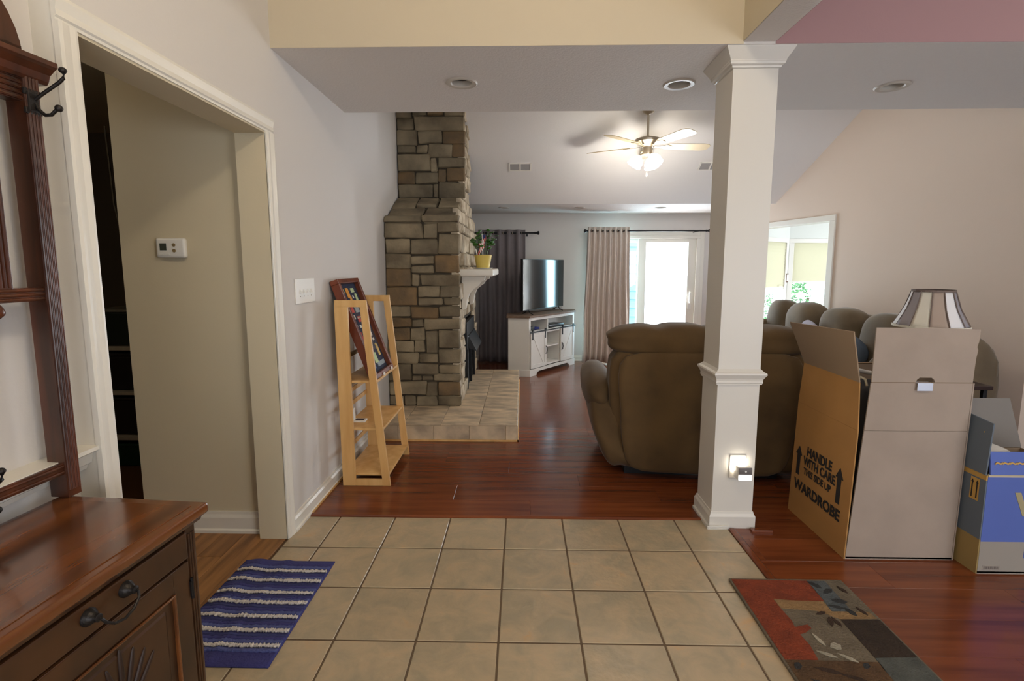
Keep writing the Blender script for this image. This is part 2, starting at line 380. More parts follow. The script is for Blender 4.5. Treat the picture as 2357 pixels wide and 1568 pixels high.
b = plate_with_holes(-1.21, 6.2, 2.511, 3.52, 2.439, 2.475, CANS, 0.062); b.box(-1.21, 6.2, 3.45, 3.52, 2.475, 3.4)
struct('ceiling', b, M['ceil'])
b = MB(); b.box(1.04, 1.19, -1.6, 2.56, 2.45, 3.7); b.cur = 0
bm_ = struct('trim_9', b, [M['ceil']])
b = MB(); b.box(1.036, 1.04, -1.6, 2.512, 2.452, 3.7); struct('wall_beam_foyer', b, M['cream'])
b = MB(); b.box(1.19, 1.194, -1.6, 2.512, 2.452, 3.7); struct('wall_beam_dining', b, M['mauve'])
b = MB(); b.box(-1.42, 1.19, -1.7, 2.56, 3.6, 3.7); struct('ceiling_foyer', b, M['cream'])
b = MB(); b.box(1.19, 6.3, -1.7, 2.56, 3.1, 3.2); struct('ceiling_dining', b, M['ceil'])
b = MB(); b.box(-1.42, 6.3, -1.75, -1.6, 0, 3.7); struct('wall_front', b, M['wall'])
b = MB(); b.box(6.2, 6.35, -1.6, 5.1, 0, 3.7); b.box(3.7, 6.2, 5.0, 5.08, 0, 2.5); struct('wall_side', b, mat('blue_grey_paint', (186, 190, 204), .7))
b = MB(); b.box(3.6, 6.2, 3.52, 5.0, 2.44, 2.5); struct('ceiling_side', b, M['ceil'])
# vaulted ceiling of the living room
b = MB()
b.add([(-1.3, 6.2, 2.15), (4.2, 6.2, 2.15), (4.2, 4.62, 3.188), (-1.3, 4.62, 3.188), (-1.3, 3.5, 2.45), (4.2, 3.5, 2.45)], [(0, 1, 2, 3), (3, 2, 5, 4)])
b.add([(-1.3, 6.2, 2.25), (4.2, 6.2, 2.25), (4.2, 4.62, 3.288), (-1.3, 4.62, 3.288), (-1.3, 3.5, 2.55), (4.2, 3.5, 2.55)], [(0, 3, 2, 1), (3, 4, 5, 2)])
struct('ceiling_vault', b, M['ceil2'])
CB = [(-0.235, 6.551), (0.743, 6.571), (1.777, 6.591)]
b = plate_with_holes(-1.21, 4.3, 6.2, 7.4, 2.15, 2.18, CB, 0.05); struct('ceiling_soffit', b, M['ceil'])
# right wall, a little out of square, with the wide opening to the sunroom
def rw(y): return 3.55 - 0.1887 * (y - 3.55)
def rwall(ya, yb, z0, z1, t0=0.0, t1=0.14, mb=None, ztop=None):
    mb = mb or MB()
    mb.hexa([(rw(ya) + t0, ya, z0), (rw(ya) + t1, ya, z0), (rw(yb) + t1, yb, z0), (rw(yb) + t0, yb, z0), (rw(ya) + t0, ya, z1), (rw(ya) + t1, ya, z1), (rw(yb) + t1, yb, z1), (rw(yb) + t0, yb, z1)])
    return mb
b = rwall(3.53, 5.33, 0, 3.4); rwall(5.33, 7.5, 1.885, 3.4, mb=b); rwall(7.25, 7.5, 0, 1.885, mb=b)
struct('wall_right', b, M['beige'])
b = rwall(5.332, 5.345, 0, 1.868, 0.0, 0.15); rwall(5.275, 5.345, 0, 1.868, -0.016, -0.0005, mb=b); rwall(5.275, 7.3, 1.869, 1.93, -0.016, -0.0005, mb=b); rwall(5.345, 7.3, 1.869, 1.884, 0.0, 0.15, mb=b)
struct('trim_10', b, M['trim'], bevel=0.003)
# back wall with sliding door opening
b = MB(); b.box(-1.35, 1.0, YB, YB + .15, 0, 2.3); b.box(1.0, 2.54, YB, YB + .15, 1.84, 2.3); b.box(2.54, 3.0, YB, YB + .15, 0, 2.3)
struct('wall_back', b, M['wall'])
# ------------------------------------------------------------------ sliding glass door
d = struct('door_1', MB().box(0.985, 2.555, 7.30, 7.44, 0.0, 0.03), M['trim'])
b = MB(); b.box(0.96, 1.02, 7.31, 7.46, 0, 1.795); b.box(2.515, 2.57, 7.31, 7.46, 0, 1.795); b.box(0.96, 2.57, 7.31, 7.46, 1.7955, 1.84); b.box(0.96, 2.57, 7.335, 7.348, 1.8405, 1.90); b.box(2.5705, 2.63, 7.335, 7.348, 0, 1.90)
struct('door_frame', b, M['trim'], d, bevel=0.004)
def sash(x0, x1, y, st, z0=0.03, z1=1.795, bot=0.12):
    q = MB(); q.box(x0, x0 + st, y, y + .035, z0, z1); q.box(x1 - st, x1, y, y + .035, z0, z1); q.box(x0 + st, x1 - st, y, y + .035, z1 - .05, z1); q.box(x0 + st, x1 - st, y, y + .035, z0, z0 + bot)
    return q
struct('fixed_sash', sash(1.02, 1.76, 7.39, 0.07), M['trim'], d, bevel=0.003)
struct('sliding_sash', sash(1.685, 2.515, 7.345, 0.11), M['trim'], d, bevel=0.003)
struct('fixed_pane', MB().box(1.09, 1.69, 7.405, 7.411, .15, 1.745), M['glassb'], d)
struct('sliding_pane', MB().box(1.795, 2.405, 7.36, 7.366, .15, 1.745), M['glass'], d)
b = MB(); b.tube([(2.45, 7.345, 0.86), (2.44, 7.31, 0.88), (2.435, 7.305, 0.95), (2.44, 7.31, 1.02), (2.45, 7.345, 1.04)], 0.011); b.box(2.43, 2.47, 7.335, 7.346, .78, .86)
struct('door_handle', b, M['white'], d)
# ------------------------------------------------------------------ sunroom
A0 = Vector((3.02, 7.36)); A1 = Vector((4.53, 8.62)); U = (A1 - A0).normalized(); NN = Vector((-U.y, U.x)); LEN = (A1 - A0).length
def diag(s0, s1, n0, n1, z0, z1, mb):
    c = []
    for z in (z0, z1):
        for s_, n_ in ((s0, n0), (s1, n0), (s1, n1), (s0, n1)): p = A0 + U * s_ + NN * n_; c.append((p.x, p.y, z))
    return mb.hexa(c)
WS0, WS1, WZ0, WZ1 = 0.75, 1.84, 0.44, 1.81
b = MB(); diag(-.1, WS0, 0, .14, 0, 2.2, b); diag(WS1, LEN + .1, 0, .14, 0, 2.2, b); diag(WS0, WS1, 0, .14, 0, WZ0, b); diag(WS0, WS1, 0, .14, WZ1, 2.2, b)
b.box(4.38, 4.56, 8.59, 8.80, 0, 2.2); b.box(5.32, 6.5, 8.6, 8.74, 0, 2.2); b.box(4.56, 5.32, 8.6, 8.74, 0, .44); b.box(4.56, 5.32, 8.6, 8.74, 1.80, 2.2)
b.box(6.4, 6.55, 5.05, 8.7, 0, 2.2); b.box(3.4, 6.5, 5.02, 5.06, 0, 2.2)
struct('wall_sunroom', b, mat('sunroom_paint', (222, 224, 216), .7))
b = MB(); b.prism([(3.05, 7.4), (3.3, 5.06), (6.5, 5.06), (6.5, 8.7), (4.5, 8.7)], 2.16, 2.2, axis='z'); struct('ceiling_sunroom', b, M['ceil2'])
shade_m = mat('cellular_shade', (238, 236, 204), 0.9); shade_m.node_tree.nodes['Principled BSDF'].inputs['Transmission Weight'].default_value = 0.0
def translucent(m, k=0.55, tint=(0.85, 0.9, 0.6)):
    nt = m.node_tree; N = nt.nodes; L = nt.links; out = [n for n in N if n.type == 'OUTPUT_MATERIAL'][0]; pb = N['Principled BSDF']
    t = N.new('ShaderNodeBsdfTranslucent'); t.inputs[0].default_value = (*tint, 1); mx = N.new('ShaderNodeMixShader'); mx.inputs[0].default_value = k
    L.new(pb.outputs[0], mx.inputs[1]); L.new(t.outputs[0], mx.inputs[2]); L.new(mx.outputs[0], out.inputs[0])
translucent(shade_m, 0.55, (0.85, 0.80, 0.68))
w = struct('window_1', diag(WS0 - .05, WS1 + .03, -.045, 0.0, WZ0 - .04, WZ0, MB()), M['trim'])
b = MB(); diag(WS0 - .05, WS0 + .03, -.012, .05, WZ0 + .0005, WZ1 - .02, b); diag(WS1 - .03, WS1 + .05, -.012, .05, WZ0 + .0005, WZ1 - .02, b); diag(WS0 - .05, WS1 + .05, -.012, .05, WZ1 - .0195, WZ1 + .05, b); diag(WS0 + .031, 1.599, .03, .055, WZ0 + .0005, WZ0 + .04, b)
diag(1.60, 1.66, .02, .05, WZ0 + .0005, 1.1, b)
struct('window_frame', b, M['trim'], w); struct('pane', diag(WS0, WS1, .06, .065, WZ0, WZ1, MB()), M['glass'], w)
q = MB()
for k in range(30): diag(WS0 + .03, WS1 - .03, .006 if k % 2 else .010, .022, 1.06 + k * .025, 1.06 + (k + 1) * .025, q)
struct('shade', q, shade_m, w); struct('shade_rail', diag(WS0 + .03, WS1 - .03, .0, .028, 1.04, 1.062, MB()), M['trim'], w)
w = struct('window_2', MB().box(4.53, 5.35, 8.55, 8.62, .40, .44), M['trim'])
b = MB(); b.box(4.50, 4.58, 8.585, 8.65, .4405, 1.79); b.box(5.30, 5.38, 8.585, 8.65, .4405, 1.79); b.box(4.5, 5.38, 8.585, 8.65, 1.7905, 1.86); b.box(4.5805, 5.2995, 8.63, 8.655, .4405, .49)
struct('window_frame', b, M['trim'], w, bevel=.003); struct('pane', MB().box(4.58, 5.30, 8.66, 8.665, .44, 1.8), M['glass'], w)
q = MB()
for k in range(26): q.box(4.585, 5.295, 8.60 if k % 2 else 8.604, 8.618, 1.15 + k * .025, 1.15 + (k + 1) * .025)
struct('shade', q, shade_m, w); struct('shade_rail', MB().box(4.585, 5.295, 8.596, 8.622, 1.125, 1.15), M['trim'], w)
# ------------------------------------------------------------------ outside
b = MB(); b.box(-3, 12, 7.6, 16, -0.2, -0.1); struct('patio', b, mat('pale_concrete', (214, 214, 208), .9, var=.1, vscale=2))
b = MB()
for k in range(16): b.hexa([(-2.5, 10.4, k * .18), (2.42, 10.4, k * .18), (2.42, 10.5, k * .18), (-2.5, 10.5, k * .18), (-2.5, 10.43, (k + 1) * .18), (2.42, 10.43, (k + 1) * .18), (2.42, 10.5, (k + 1) * .18), (-2.5, 10.5, (k + 1) * .18)])
tag(obj('porch_wall', b, mat('pale_blue_siding', (176, 196, 200), .6)), 'pale blue clapboard wall outside, left of the glass door', 'wall')
# ------------------------------------------------------------------ square column
cx0, cx1, cy0, cy1 = 1.022, 1.240, 2.57, 2.785
col = struct('trim_11', MB().box(cx0, cx1, cy0, cy1, 0, 2.45), M['colpaint'], bevel=.002)
def ring(prof):
    path = [(cx0, cy0, -1, -1), (cx1, cy0, 1, -1), (cx1, cy1, 1, 1), (cx0, cy1, -1, 1)]
    return MB().sweep(prof, path, closed=True)
struct('capital', ring([(0, 2.352), (.008, 2.354), (.010, 2.362), (.020, 2.368), (.022, 2.377), (.024, 2.38), (.024, 2.385), (.030, 2.395), (.042, 2.415), (.052, 2.432), (.053, 2.434), (.053, 2.449), (0, 2.449)]), M['colpaint'], col)
struct('neck_band', ring([(0, .785), (.008, .787), (.008, .793), (.011, .796), (.011, .802), (.010, .806), (.012, .818), (.020, .832), (.026, .842), (.024, .85), (.012, .857), (.004, .866), (0, .87)]), M['colpaint'], col)
struct('base_moulding', ring([(0, .092), (.004, .09), (.006, .080), (.011, .070), (.013, .064), (.013, 0), (0, 0)]), M['colpaint'], col)
b = MB(); b.box(cx0 - .026, cx0 - .012, cy0 - .026, cy1, 0, .02); b.box(cx0 - .026, 1.115, cy0 - .026, cy0 - .012, 0, .02)
struct('shoe_moulding', b, M['colpaint'], col, bevel=.004)
# ceiling air vents are things
def vent(px, py, label):
    sl = -0.657; n = Vector((0, -sl, -1)).normalized()   # slope z = 2.15 + .657*(6.2 - y)
    zc = 2.15 + .657 * (6.2 - py)
    t = thing('ceiling_vent', label, 'vent', (px, py, zc), 0, 'ceiling vents on the vaulted slope')
    ta = Vector((0, 1, -.657)).normalized(); nn = Vector((0, -.657, -1)).normalized()
    def place(mb):
        mb.v = [tuple(Vector((x, 0, 0)) + ta * y + nn * z) for x, y, z in mb.v]; return mb
    f = MB(); f.box(-.125, .125, -.06, -.048, 0, .008); f.box(-.125, .125, .048, .06, 0, .008); f.box(-.125, -.11, -.06, .06, 0, .008); f.box(.11, .125, -.06, .06, 0, .008); f.box(-.008, .008, -.05, .05, 0, .008)
    obj('frame', place(f), M['white'], t, world=False)
    s_ = MB()
    for k in range(7): s_.hexa([(-.11, -.048 + k * .014, .001), (-.008, -.048 + k * .014, .001), (-.008, -.044 + k * .014, .001), (-.11, -.044 + k * .014, .001), (-.11, -.04 + k * .014, .006), (-.008, -.04 + k * .014, .006), (-.008, -.037 + k * .014, .006), (-.11, -.037 + k * .014, .006)])
    v0 = list(s_.v); f0 = list(s_.f); s_.add([(-x, y, z) for x, y, z in v0], f0)
    obj('louvre', place(s_), mat_cached('vent_grey', (160, 158, 158), .6), t, world=False)
    obj('duct_shade', place(MB().box(-.11, .11, -.05, .05, -.002, .001)), mat('vent_shadow', (120, 120, 118), .9), t, world=False)  # flat plate behind the louvres, coloured as the shade inside the vent
vent(-0.025, 5.68, 'white ceiling vent on the vault, just right of the chimney')
vent(2.06, 5.68, 'white ceiling vent on the vault, half hidden behind the column')
# recessed cans
def can(x, y, z, r, label, group):
    t = thing('recessed_light', label, 'ceiling light', (x, y, z), 0, group)
    obj('trim_ring', MB().lathe([(r * .93, .03), (r * .93, 0), (r * 1.02, -.006), (r * 1.35, -.008), (r * 1.5, 0)], n=32, cap=False), mat_cached('can_trim', (196, 188, 176), .5), t, world=False, smooth=True)
    obj('housing', MB().lathe([(r * .93, .03), (r * .9, .10), (r * .02, .105)], n=24, cap=False), mat_cached('can_baffle', (44, 40, 36), .6), t, world=False, smooth=True)
    obj('bulb', MB().lathe([(.012, .10), (.02, .085), (r * .45, .062), (r * .44, .055), (.002, .05)], n=20), mat_cached('reflector_bulb', (120, 118, 112), .25), t, world=False, smooth=True)
for i, (x, y) in enumerate(CANS): can(x, y, 2.44, .062, ['recessed ceiling light above the stone chimney end of the beam, left one', 'recessed ceiling light in the soffit just left of the column', 'recessed ceiling light in the soffit right of the column'][i], 'recessed lights in the foyer soffit')
for i, (x, y) in enumerate(CB): can(x, y, 2.15, .05, ['small recessed light in the far soffit above the dark curtain', 'small recessed light in the far soffit above the bare wall between curtains', 'small recessed light in the far soffit above the sliding glass door'][i], 'recessed lights in the far soffit')
# ------------------------------------------------------------------ stone fireplace
UP = [(-1.176, 2.806, -1.056, 2.892), (-1.05, 2.818, -0.912, 2.891), (-0.907, 2.829, -0.755, 2.89), (-0.751, 2.823, -0.573, 2.889), (-1.179, 2.699, -1.042, 2.806), (-1.037, 2.687, -0.574, 2.819), (-1.179, 2.55, -1.008, 2.693), (-1.004, 2.569, -0.768, 2.687), (-0.759, 2.571, -0.576, 2.688), (-1.179, 2.481, -1.021, 2.547), (-1.013, 2.482, -0.912, 2.56), (-0.903, 2.44, -0.679, 2.566), (-0.673, 2.445, -0.577, 2.573), (-1.18, 2.311, -0.884, 2.474), (-0.882, 2.303, -0.82, 2.435), (-0.811, 2.341, -0.579, 2.438), (-1.183, 2.192, -1.038, 2.309), (-1.029, 2.193, -0.817, 2.304), (-0.811, 2.217, -0.739, 2.336), (-0.732, 2.219, -0.58, 2.338), (-1.181, 2.06, -0.873, 2.188), (-0.868, 2.065, -0.819, 2.193), (-0.81, 2.049, -0.576, 2.206)]
LO = [(-1.168, 1.781, -0.886, 1.843), (-0.881, 1.781, -0.566, 1.847), (-1.166, 1.647, -0.866, 1.776), (-0.862, 1.642, -0.747, 1.776), (-0.745, 1.69, -0.572, 1.776), (-1.165, 1.515, -0.984, 1.641), (-0.976, 1.503, -0.735, 1.64), (-0.732, 1.505, -0.572, 1.682), (-1.166, 1.38, -0.987, 1.508), (-0.98, 1.415, -0.779, 1.493), (-0.77, 1.343, -0.576, 1.498), (-0.974, 1.338, -0.778, 1.409), (-1.165, 1.224, -0.982, 1.38), (-0.972, 1.23, -0.913, 1.33), (-0.904, 1.23, -0.574, 1.33), (-1.164, 1.051, -0.935, 1.219), (-0.923, 1.129, -0.727, 1.227), (-0.722, 1.127, -0.572, 1.23), (-0.925, 1.053, -0.704, 1.122), (-0.696, 1.057, -0.571, 1.122), (-1.162, 0.947, -1.0, 1.045), (-0.996, 0.942, -0.747, 1.035), (-0.741, 0.951, -0.578, 1.051), (-1.163, 0.859, -0.984, 0.939), (-0.979, 0.859, -0.878, 0.933), (-0.875, 0.834, -0.574, 0.936), (-1.163, 0.737, -1.003, 0.855), (-0.998, 0.738, -0.871, 0.856), (-0.862, 0.624, -0.757, 0.826), (-0.749, 0.672, -0.57, 0.83), (-1.163, 0.634, -0.967, 0.732), (-0.964, 0.63, -0.868, 0.738), (-0.748, 0.527, -0.57, 0.664), (-1.163, 0.529, -0.937, 0.626), (-0.926, 0.53, -0.754, 0.616), (-1.165, 0.368, -0.995, 0.522), (-0.989, 0.428, -0.756, 0.523), (-0.748, 0.437, -0.568, 0.519), (-0.991, 0.368, -0.907, 0.421), (-0.905, 0.372, -0.802, 0.414), (-0.794, 0.366, -0.569, 0.431), (-1.166, 0.237, -0.865, 0.362), (-0.859, 0.225, -0.763, 0.358), (-0.757, 0.239, -0.57, 0.362), (-1.169, 0.14, -1.074, 0.228), (-1.069, 0.14, -0.965, 0.228), (-0.957, 0.14, -0.767, 0.227), (-0.764, 0.14, -0.572, 0.234)]
XF = -0.565; Y0 = 4.42; Y1 = 6.10; YU0 = 4.95; YU1 = 5.55; ZS0 = 1.79; ZS1 = 2.05; HZ = 0.135
fp = thing('fireplace', 'tall stacked-stone fireplace and chimney with white mantel against the left wall', 'fireplace', (-0.9, 5.2, 0))
c = MB()
c.prism([(Y0 + .008, HZ), (4.97, HZ), (4.97, .86), (5.75, .86), (5.75, HZ), (Y1 - .02, HZ), (Y1 - .02, ZS0), (YU1 - .02, ZS1), (YU1 - .02, 3.1), (YU0 + .008, 3.1), (YU0 + .008, ZS1), (Y0 + .008, ZS0)], XL + .002, XF - .03, axis='x')
obj('mortar_core', c, M['mortar'], fp)
rs = random.Random(11)
def stone(o, ua, va, w, h, depth, seed, m, k=4, corner=0.0):
    """irregular block: o = lower left corner, ua/va unit vectors in the face, grows outwards along ua x va"""
    r = random.Random(seed); ua = Vector(ua); va = Vector(va); n = ua.cross(va).normalized(); o = Vector(o)
    ci = min(w, h); vs = []; fs = []
    j = lambda a: r.uniform(-a, a)
    cj = [[(j(.010), j(.008)) for _ in range(2)] for _ in range(2)]
    tilt = (j(.012), j(.012)); proud = depth + j(.008)
    cols = max(3, min(5, int(w / .06) + 2)); rows = max(3, min(4, int(h / .05) + 2))
    for lay in range(2):
        for a in range(cols + 1):
            for b_ in range(rows + 1):
                s_, t_ = a / cols, b_ / rows
                # non-linear spacing so that the outer ring is a rounded edge
                es = min(.009 / w, .2); et = min(.009 / h, .2)
                ss = 0 if a == 0 else 1 if a == cols else es + (1 - 2 * es) * (a - 1) / max(1, cols - 2)
                tt = 0 if b_ == 0 else 1 if b_ == rows else et + (1 - 2 * et) * (b_ - 1) / max(1, rows - 2)
                edge = (a in (0, cols)) or (b_ in (0, rows)); cor = (a in (0, cols)) and (b_ in (0, rows))
                px = ss * w + cj[0][0][0] * (1 - ss) * (1 - tt) + cj[1][1][0] * ss * tt
                py = tt * h + cj[0][1][1] * (1 - ss) * tt + cj[1][0][1] * ss * (1 - tt)
                if cor: px += (.0045 if a == 0 else -.0045); py += (.0045 if b_ == 0 else -.0045)
                elif edge: px += j(.003); py += j(.003)
                if lay == 0:
                    if not edge: continue
                    z = -0.03
                else: z = proud + tilt[0] * (ss - .5) + tilt[1] * (tt - .5) + (j(.004) if not edge else -.010)
                vs.append((lay, a, b_, o + ua * px + va * py + n * z))
    ix = {(l, a, b_): i for i, (l, a, b_, p) in enumerate(vs)}
    for a in range(cols):
        for b_ in range(rows): fs.append((ix[1, a, b_], ix[1, a + 1, b_], ix[1, a + 1, b_ + 1], ix[1, a, b_ + 1]))
    for a in range(cols):
        fs.append((ix[0, a, 0], ix[0, a + 1, 0], ix[1, a + 1, 0], ix[1, a, 0])); fs.append((ix[0, a + 1, rows], ix[0, a, rows], ix[1, a, rows], ix[1, a + 1, rows]))
    for b_ in range(rows):
        fs.append((ix[0, 0, b_ + 1], ix[0, 0, b_], ix[1, 0, b_], ix[1, 0, b_ + 1])); fs.append((ix[0, cols, b_], ix[0, cols, b_ + 1], ix[1, cols, b_ + 1], ix[1, cols, b_]))
    mb = MB(); mb.add([p for *_, p in vs], fs)
    cc = o + ua * w / 2 + va * h / 2
    return obj('stone', mb, m, fp, smooth=True, world=True)
sd = 0
for lst, yy in ((LO, Y0), (UP, YU0)):
    for (x0, z0, x1, z1) in lst:
        sd += 1; mm = M['stoneb'] if rs.random() < .12 else M['stone']
        x0 = -1.204 if x0 < -1.12 else x0; x1 = XF + .012 if x1 > -.60 else x1
        stone((x0, yy, z0), (1, 0, 0), (0, 0, 1), x1 - x0 - .001, z1 - z0 - .001, .012, sd, mm)
# sloping shoulder towards the viewer
sv = Vector((0, YU0 - Y0, ZS1 - ZS0)); sl_ = sv.length; sv.normalize()
SH = [(-1.17, .30, -0.99, .57), (-0.985, .36, -0.79, .57), (-0.785, .31, -0.575, .57), (-1.17, .11, -0.88, .29), (-0.87, .07, -0.575, .30), (-1.17, 0.0, -0.88, .10), (-.87, 0.0, -.575, .06)]
for (x0, t0, x1, t1) in [(-1.204 if q[0] < -1.1 else q[0], q[1], q[2], q[3]) for q in SH]:
    sd += 1; p = Vector((x0, Y0, ZS0)) + sv * t0
    stone(p, (1, 0, 0), sv, x1 - x0 - .008, t1 - t0 - .008, .018, sd, M['stone'])
# front face (towards the room), laid in uneven courses around the firebox
def courses(ya, yb, z0, z1, skip=None, seed=1):
    global sd
    r = random.Random(seed); z = z0
    while z < z1 - .03:
        h = r.uniform(.085, .18)
        if z1 - z - h < .05: h = z1 - z
        y = ya
        while y < yb - .02:
            w = r.uniform(.14, .34)
            if yb - y - w < .08: w = yb - y
            a, e = y, y + w
            if skip:
                s0, s1, sz = skip
                if z < sz - .02:
                    if a < s0 < e: e = s0
                    elif s0 - .001 <= a < s1: y = s1; continue
            if e - a > .04:
                sd += 1; stone((XF - .028, a + .004, z + .004), (0, 1, 0), (0, 0, 1), e - a - .008, h - .008, r.uniform(.018, .042), sd, M['stonel'])
            y = e
        z += h
courses(Y0 - .0, Y1, HZ, ZS0, (4.97, 5.75, .84), 5)
courses(YU0, YU1, ZS1, 3.02, None, 9)
for k in range(2):   # wedge of the shoulder seen from the front
    za, zb = ZS0 + k * .13, ZS0 + (k + 1) * .13
    ins = (YU0 - Y0) * (k + .45) / 2; y = Y0 + ins
    while y < Y1 - ins - .05:
        w = min(rs.uniform(.16, .3), Y1 - ins - y); sd += 1
        stone((XF - .028, y + .004, za + .004), (0, 1, 0), (0, 0, 1), w - .008, .122, .03, sd, M['stonel']); y += w
# firebox insert, hood, mantel, corbels
fb = obj('firebox', MB().box(XF - .12, XF - .01, 4.98, 5.74, HZ, .84).box(XF - .011, XF + .012, 4.98, 5.74, .56, .84), M['black'], fp, bevel=.004)
obj('hood', MB().hexa([(XF - .005, 5.0, .58), (XF + .10, 5.06, .535), (XF + .10, 5.7, .535), (XF - .005, 5.72, .58), (XF - .005, 5.0, .70), (XF + .02, 5.06, .69), (XF + .02, 5.7, .69), (XF - .005, 5.72, .70)]), M['black'], fb, bevel=.003)
for yy in (5.0, 5.36, 5.70): obj('door_rail', MB().box(XF - .008, XF + .018, yy, yy + .03, HZ + .01, .56), M['black'], fb, bevel=.003)
mt = obj('mantel', MB().box(XF - .03, -.262, 4.53, 5.60, 1.308, 1.374), M['mantel'], fp, bevel=.016, bseg=3, smooth=True)
for yy in (4.66, 5.38):
    pf = [(XF, .985), (XF + .035, 1.0), (XF + .045, 1.04), (XF + .05, 1.09), (XF + .075, 1.15), (XF + .12, 1.19), (XF + .155, 1.215), (XF + .175, 1.25), (XF + .215, 1.27), (XF + .222, 1.308), (XF, 1.308)]
    obj('corbel', MB().prism(pf, yy, yy + .09, axis='y'), M['mantel'], mt, bevel=.004)
# raised hearth with its own tiles
hr = obj('hearth', MB().box(XL + .004, -.04, 3.885, 6.04, 0, HZ - .008), M['hgrout'], fp)
def htile(mb_, loc_): obj('tile', mb_, M['htile'], hr, bevel=.002, bseg=1)
ys = [3.88, 4.16, 4.46, 4.78, 5.10, 5.42, 5.74, 6.045]; xs_ = [-.036, -.345, -.655, -.96, -1.205]
for i in range(len(ys) - 1):
    for k in range(len(xs_) - 1):
        xo = .0 if i else -.0
        if ys[i] >= Y0 + .03 and xs_[k] < XF: continue
        htile(MB().box(xs_[k + 1] + .002, xs_[k] - .002, ys[i] + .002, ys[i + 1] - .002, HZ - .010, HZ), 0)
for k, (a, e) in enumerate([(-1.205, -1.0), (-1.0, -.71), (-.71, -.42), (-.42, -.13), (-.13, -.036)]): htile(MB().box(a + .0015, e - .0015, 3.877, 3.886, .004, HZ - .011), 0)
for i in range(len(ys) - 1): htile(MB().box(-.041, -.032, ys[i] + .002, ys[i + 1] - .002, .004, HZ - .011), 0)
obj('shoe_strip', MB().box(XL + .01, -.024, 3.866, 3.877, 0, .012).box(-.036, -.024, 3.866, 6.04, 0, .012), M['pine'], hr)
# ------------------------------------------------------------------ plant and flag on the mantel
pt = thing('potted_plant', 'leafy green plant in a yellow pot on the mantel', 'plant', (-.375, 4.82, 1.374))
obj('saucer', MB().lathe([(.06, 0), (.088, .004), (.095, .012), (.09, .012), (.06, .006)], n=28), M['white'], pt, world=False, smooth=True)
obj('pot', MB().lathe([(.058, .007), (.062, .008), (.085, .132), (.088, .134), (.083, .134), (.078, .115), (.001, .115)], n=32), M['pot'], pt, world=False, smooth=True)
obj('soil', MB().lathe([(.078, .105), (.078, .118), (.001, .121)], n=20), mat('soil', (58, 42, 30), .95), pt, world=False)
rr = random.Random(5)
stems = [(-.10, .02, .16), (-.06, .0, .22), (.0, .03, .15), (.05, -.02, .24), (.09, .02, .20), (-.03, -.05, .13), (.07, .05, .14)]
sb = MB()
leafm = []
for sx, sy, sh in stems:
    p0 = Vector((sx * .3, sy * .3, .11)); p1 = Vector((sx * .7, sy * .8, .11 + sh * .6)); p2 = Vector((sx, sy, .11 + sh))
    sb.tube([p0, p1, p2], .003, 5)
    for k in range(5):
        q = p1.lerp(p2, k / 4) + Vector((rr.uniform(-.01, .01),) * 3); a = rr.uniform(0, 6.28); L_ = rr.uniform(.055, .085)
        d_ = Vector((math.cos(a), math.sin(a), rr.uniform(.1, .7))).normalized(); sd_ = d_.cross(Vector((0, 0, 1))).normalized() * L_ * .38
        up_ = d_.cross(sd_).normalized() * .004
        lf = MB(); lf.add([q, q + d_ * L_ * .35 + sd_, q + d_ * L_ * .75 + sd_ * .8, q + d_ * L_, q + d_ * L_ * .75 - sd_ * .8, q + d_ * L_ * .35 - sd_, q + d_ * L_ * .5 + up_ * 2], [(0, 1, 6), (1, 2, 6), (2, 3, 6), (3, 4, 6), (4, 5, 6), (5, 0, 6)])
        leafm.append(lf)
obj('stem', sb, M['leaf'], pt, world=False)
for lf in leafm:
    o_ = obj('leaf', lf, M['leaf'], pt, world=False, smooth='all')
    sm = o_.modifiers.new('s', 'SOLIDIFY'); sm.thickness = .001
obj('plant_marker', MB().hexa([(-.05, -.04, .11), (-.04, -.04, .11), (-.04, -.037, .11), (-.05, -.037, .11), (-.07, -.05, .19), (-.06, -.05, .19), (-.06, -.047, .19), (-.07, -.047, .19)]), M['white'], pt, world=False)
obj('plant_marker', MB().hexa([(-.03, -.045, .11), (-.022, -.045, .11), (-.022, -.042, .11), (-.03, -.042, .11), (-.04, -.05, .155), (-.032, -.05, .155), (-.032, -.047, .155), (-.04, -.047, .155)]), M['white'], pt, world=False)
fl = thing('miniature_flag', 'tiny red and white striped flag with blue corner, stuck in the plant pot', 'flag', (-.372, 4.755, 1.492))
obj('flag_pole', MB().tube([(0, 0, 0), (-.004, 0, .21)], .0028, 6), M['white'], fl, world=False)
# the cloth hangs as a narrow diagonal fold
def cloth(u, v): return (.022 - .060 * u + .010 * math.sin(6 * v) + .0 , .004 + .010 * math.sin(5 * u + 3 * v), .165 - .105 * v - .055 * u + .03 * (1 - u))
for k in range(9):
    q = MB(); n_ = 6
    for a in range(n_ + 1):
        for t in (k / 9, (k + 1) / 9):
            x, y, z = cloth(t, a / n_); q.v.append((x, y, z))
    for a in range(n_): q.f.append((2 * a, 2 * a + 1, 2 * a + 3, 2 * a + 2)); q.mi.append(0)
    o_ = obj('stripe', q, M['red'] if k % 2 == 0 else M['white'], fl, world=False); sm = o_.modifiers.new('s', 'SOLIDIFY'); sm.thickness = .0012
obj('blue_corner', MB().add([(.026, .0, .205), (.002, .0, .20), (.0, .0, .165), (.024, .0, .168), (.026, .003, .205), (.002, .003, .20), (.0, .003, .165), (.024, .003, .168)], [(0, 1, 2, 3), (7, 6, 5, 4), (0, 4, 5, 1), (1, 5, 6, 2), (2, 6, 7, 3), (3, 7, 4, 0)]), mat('flag_blue', (44, 54, 110), .8), fl, world=False)
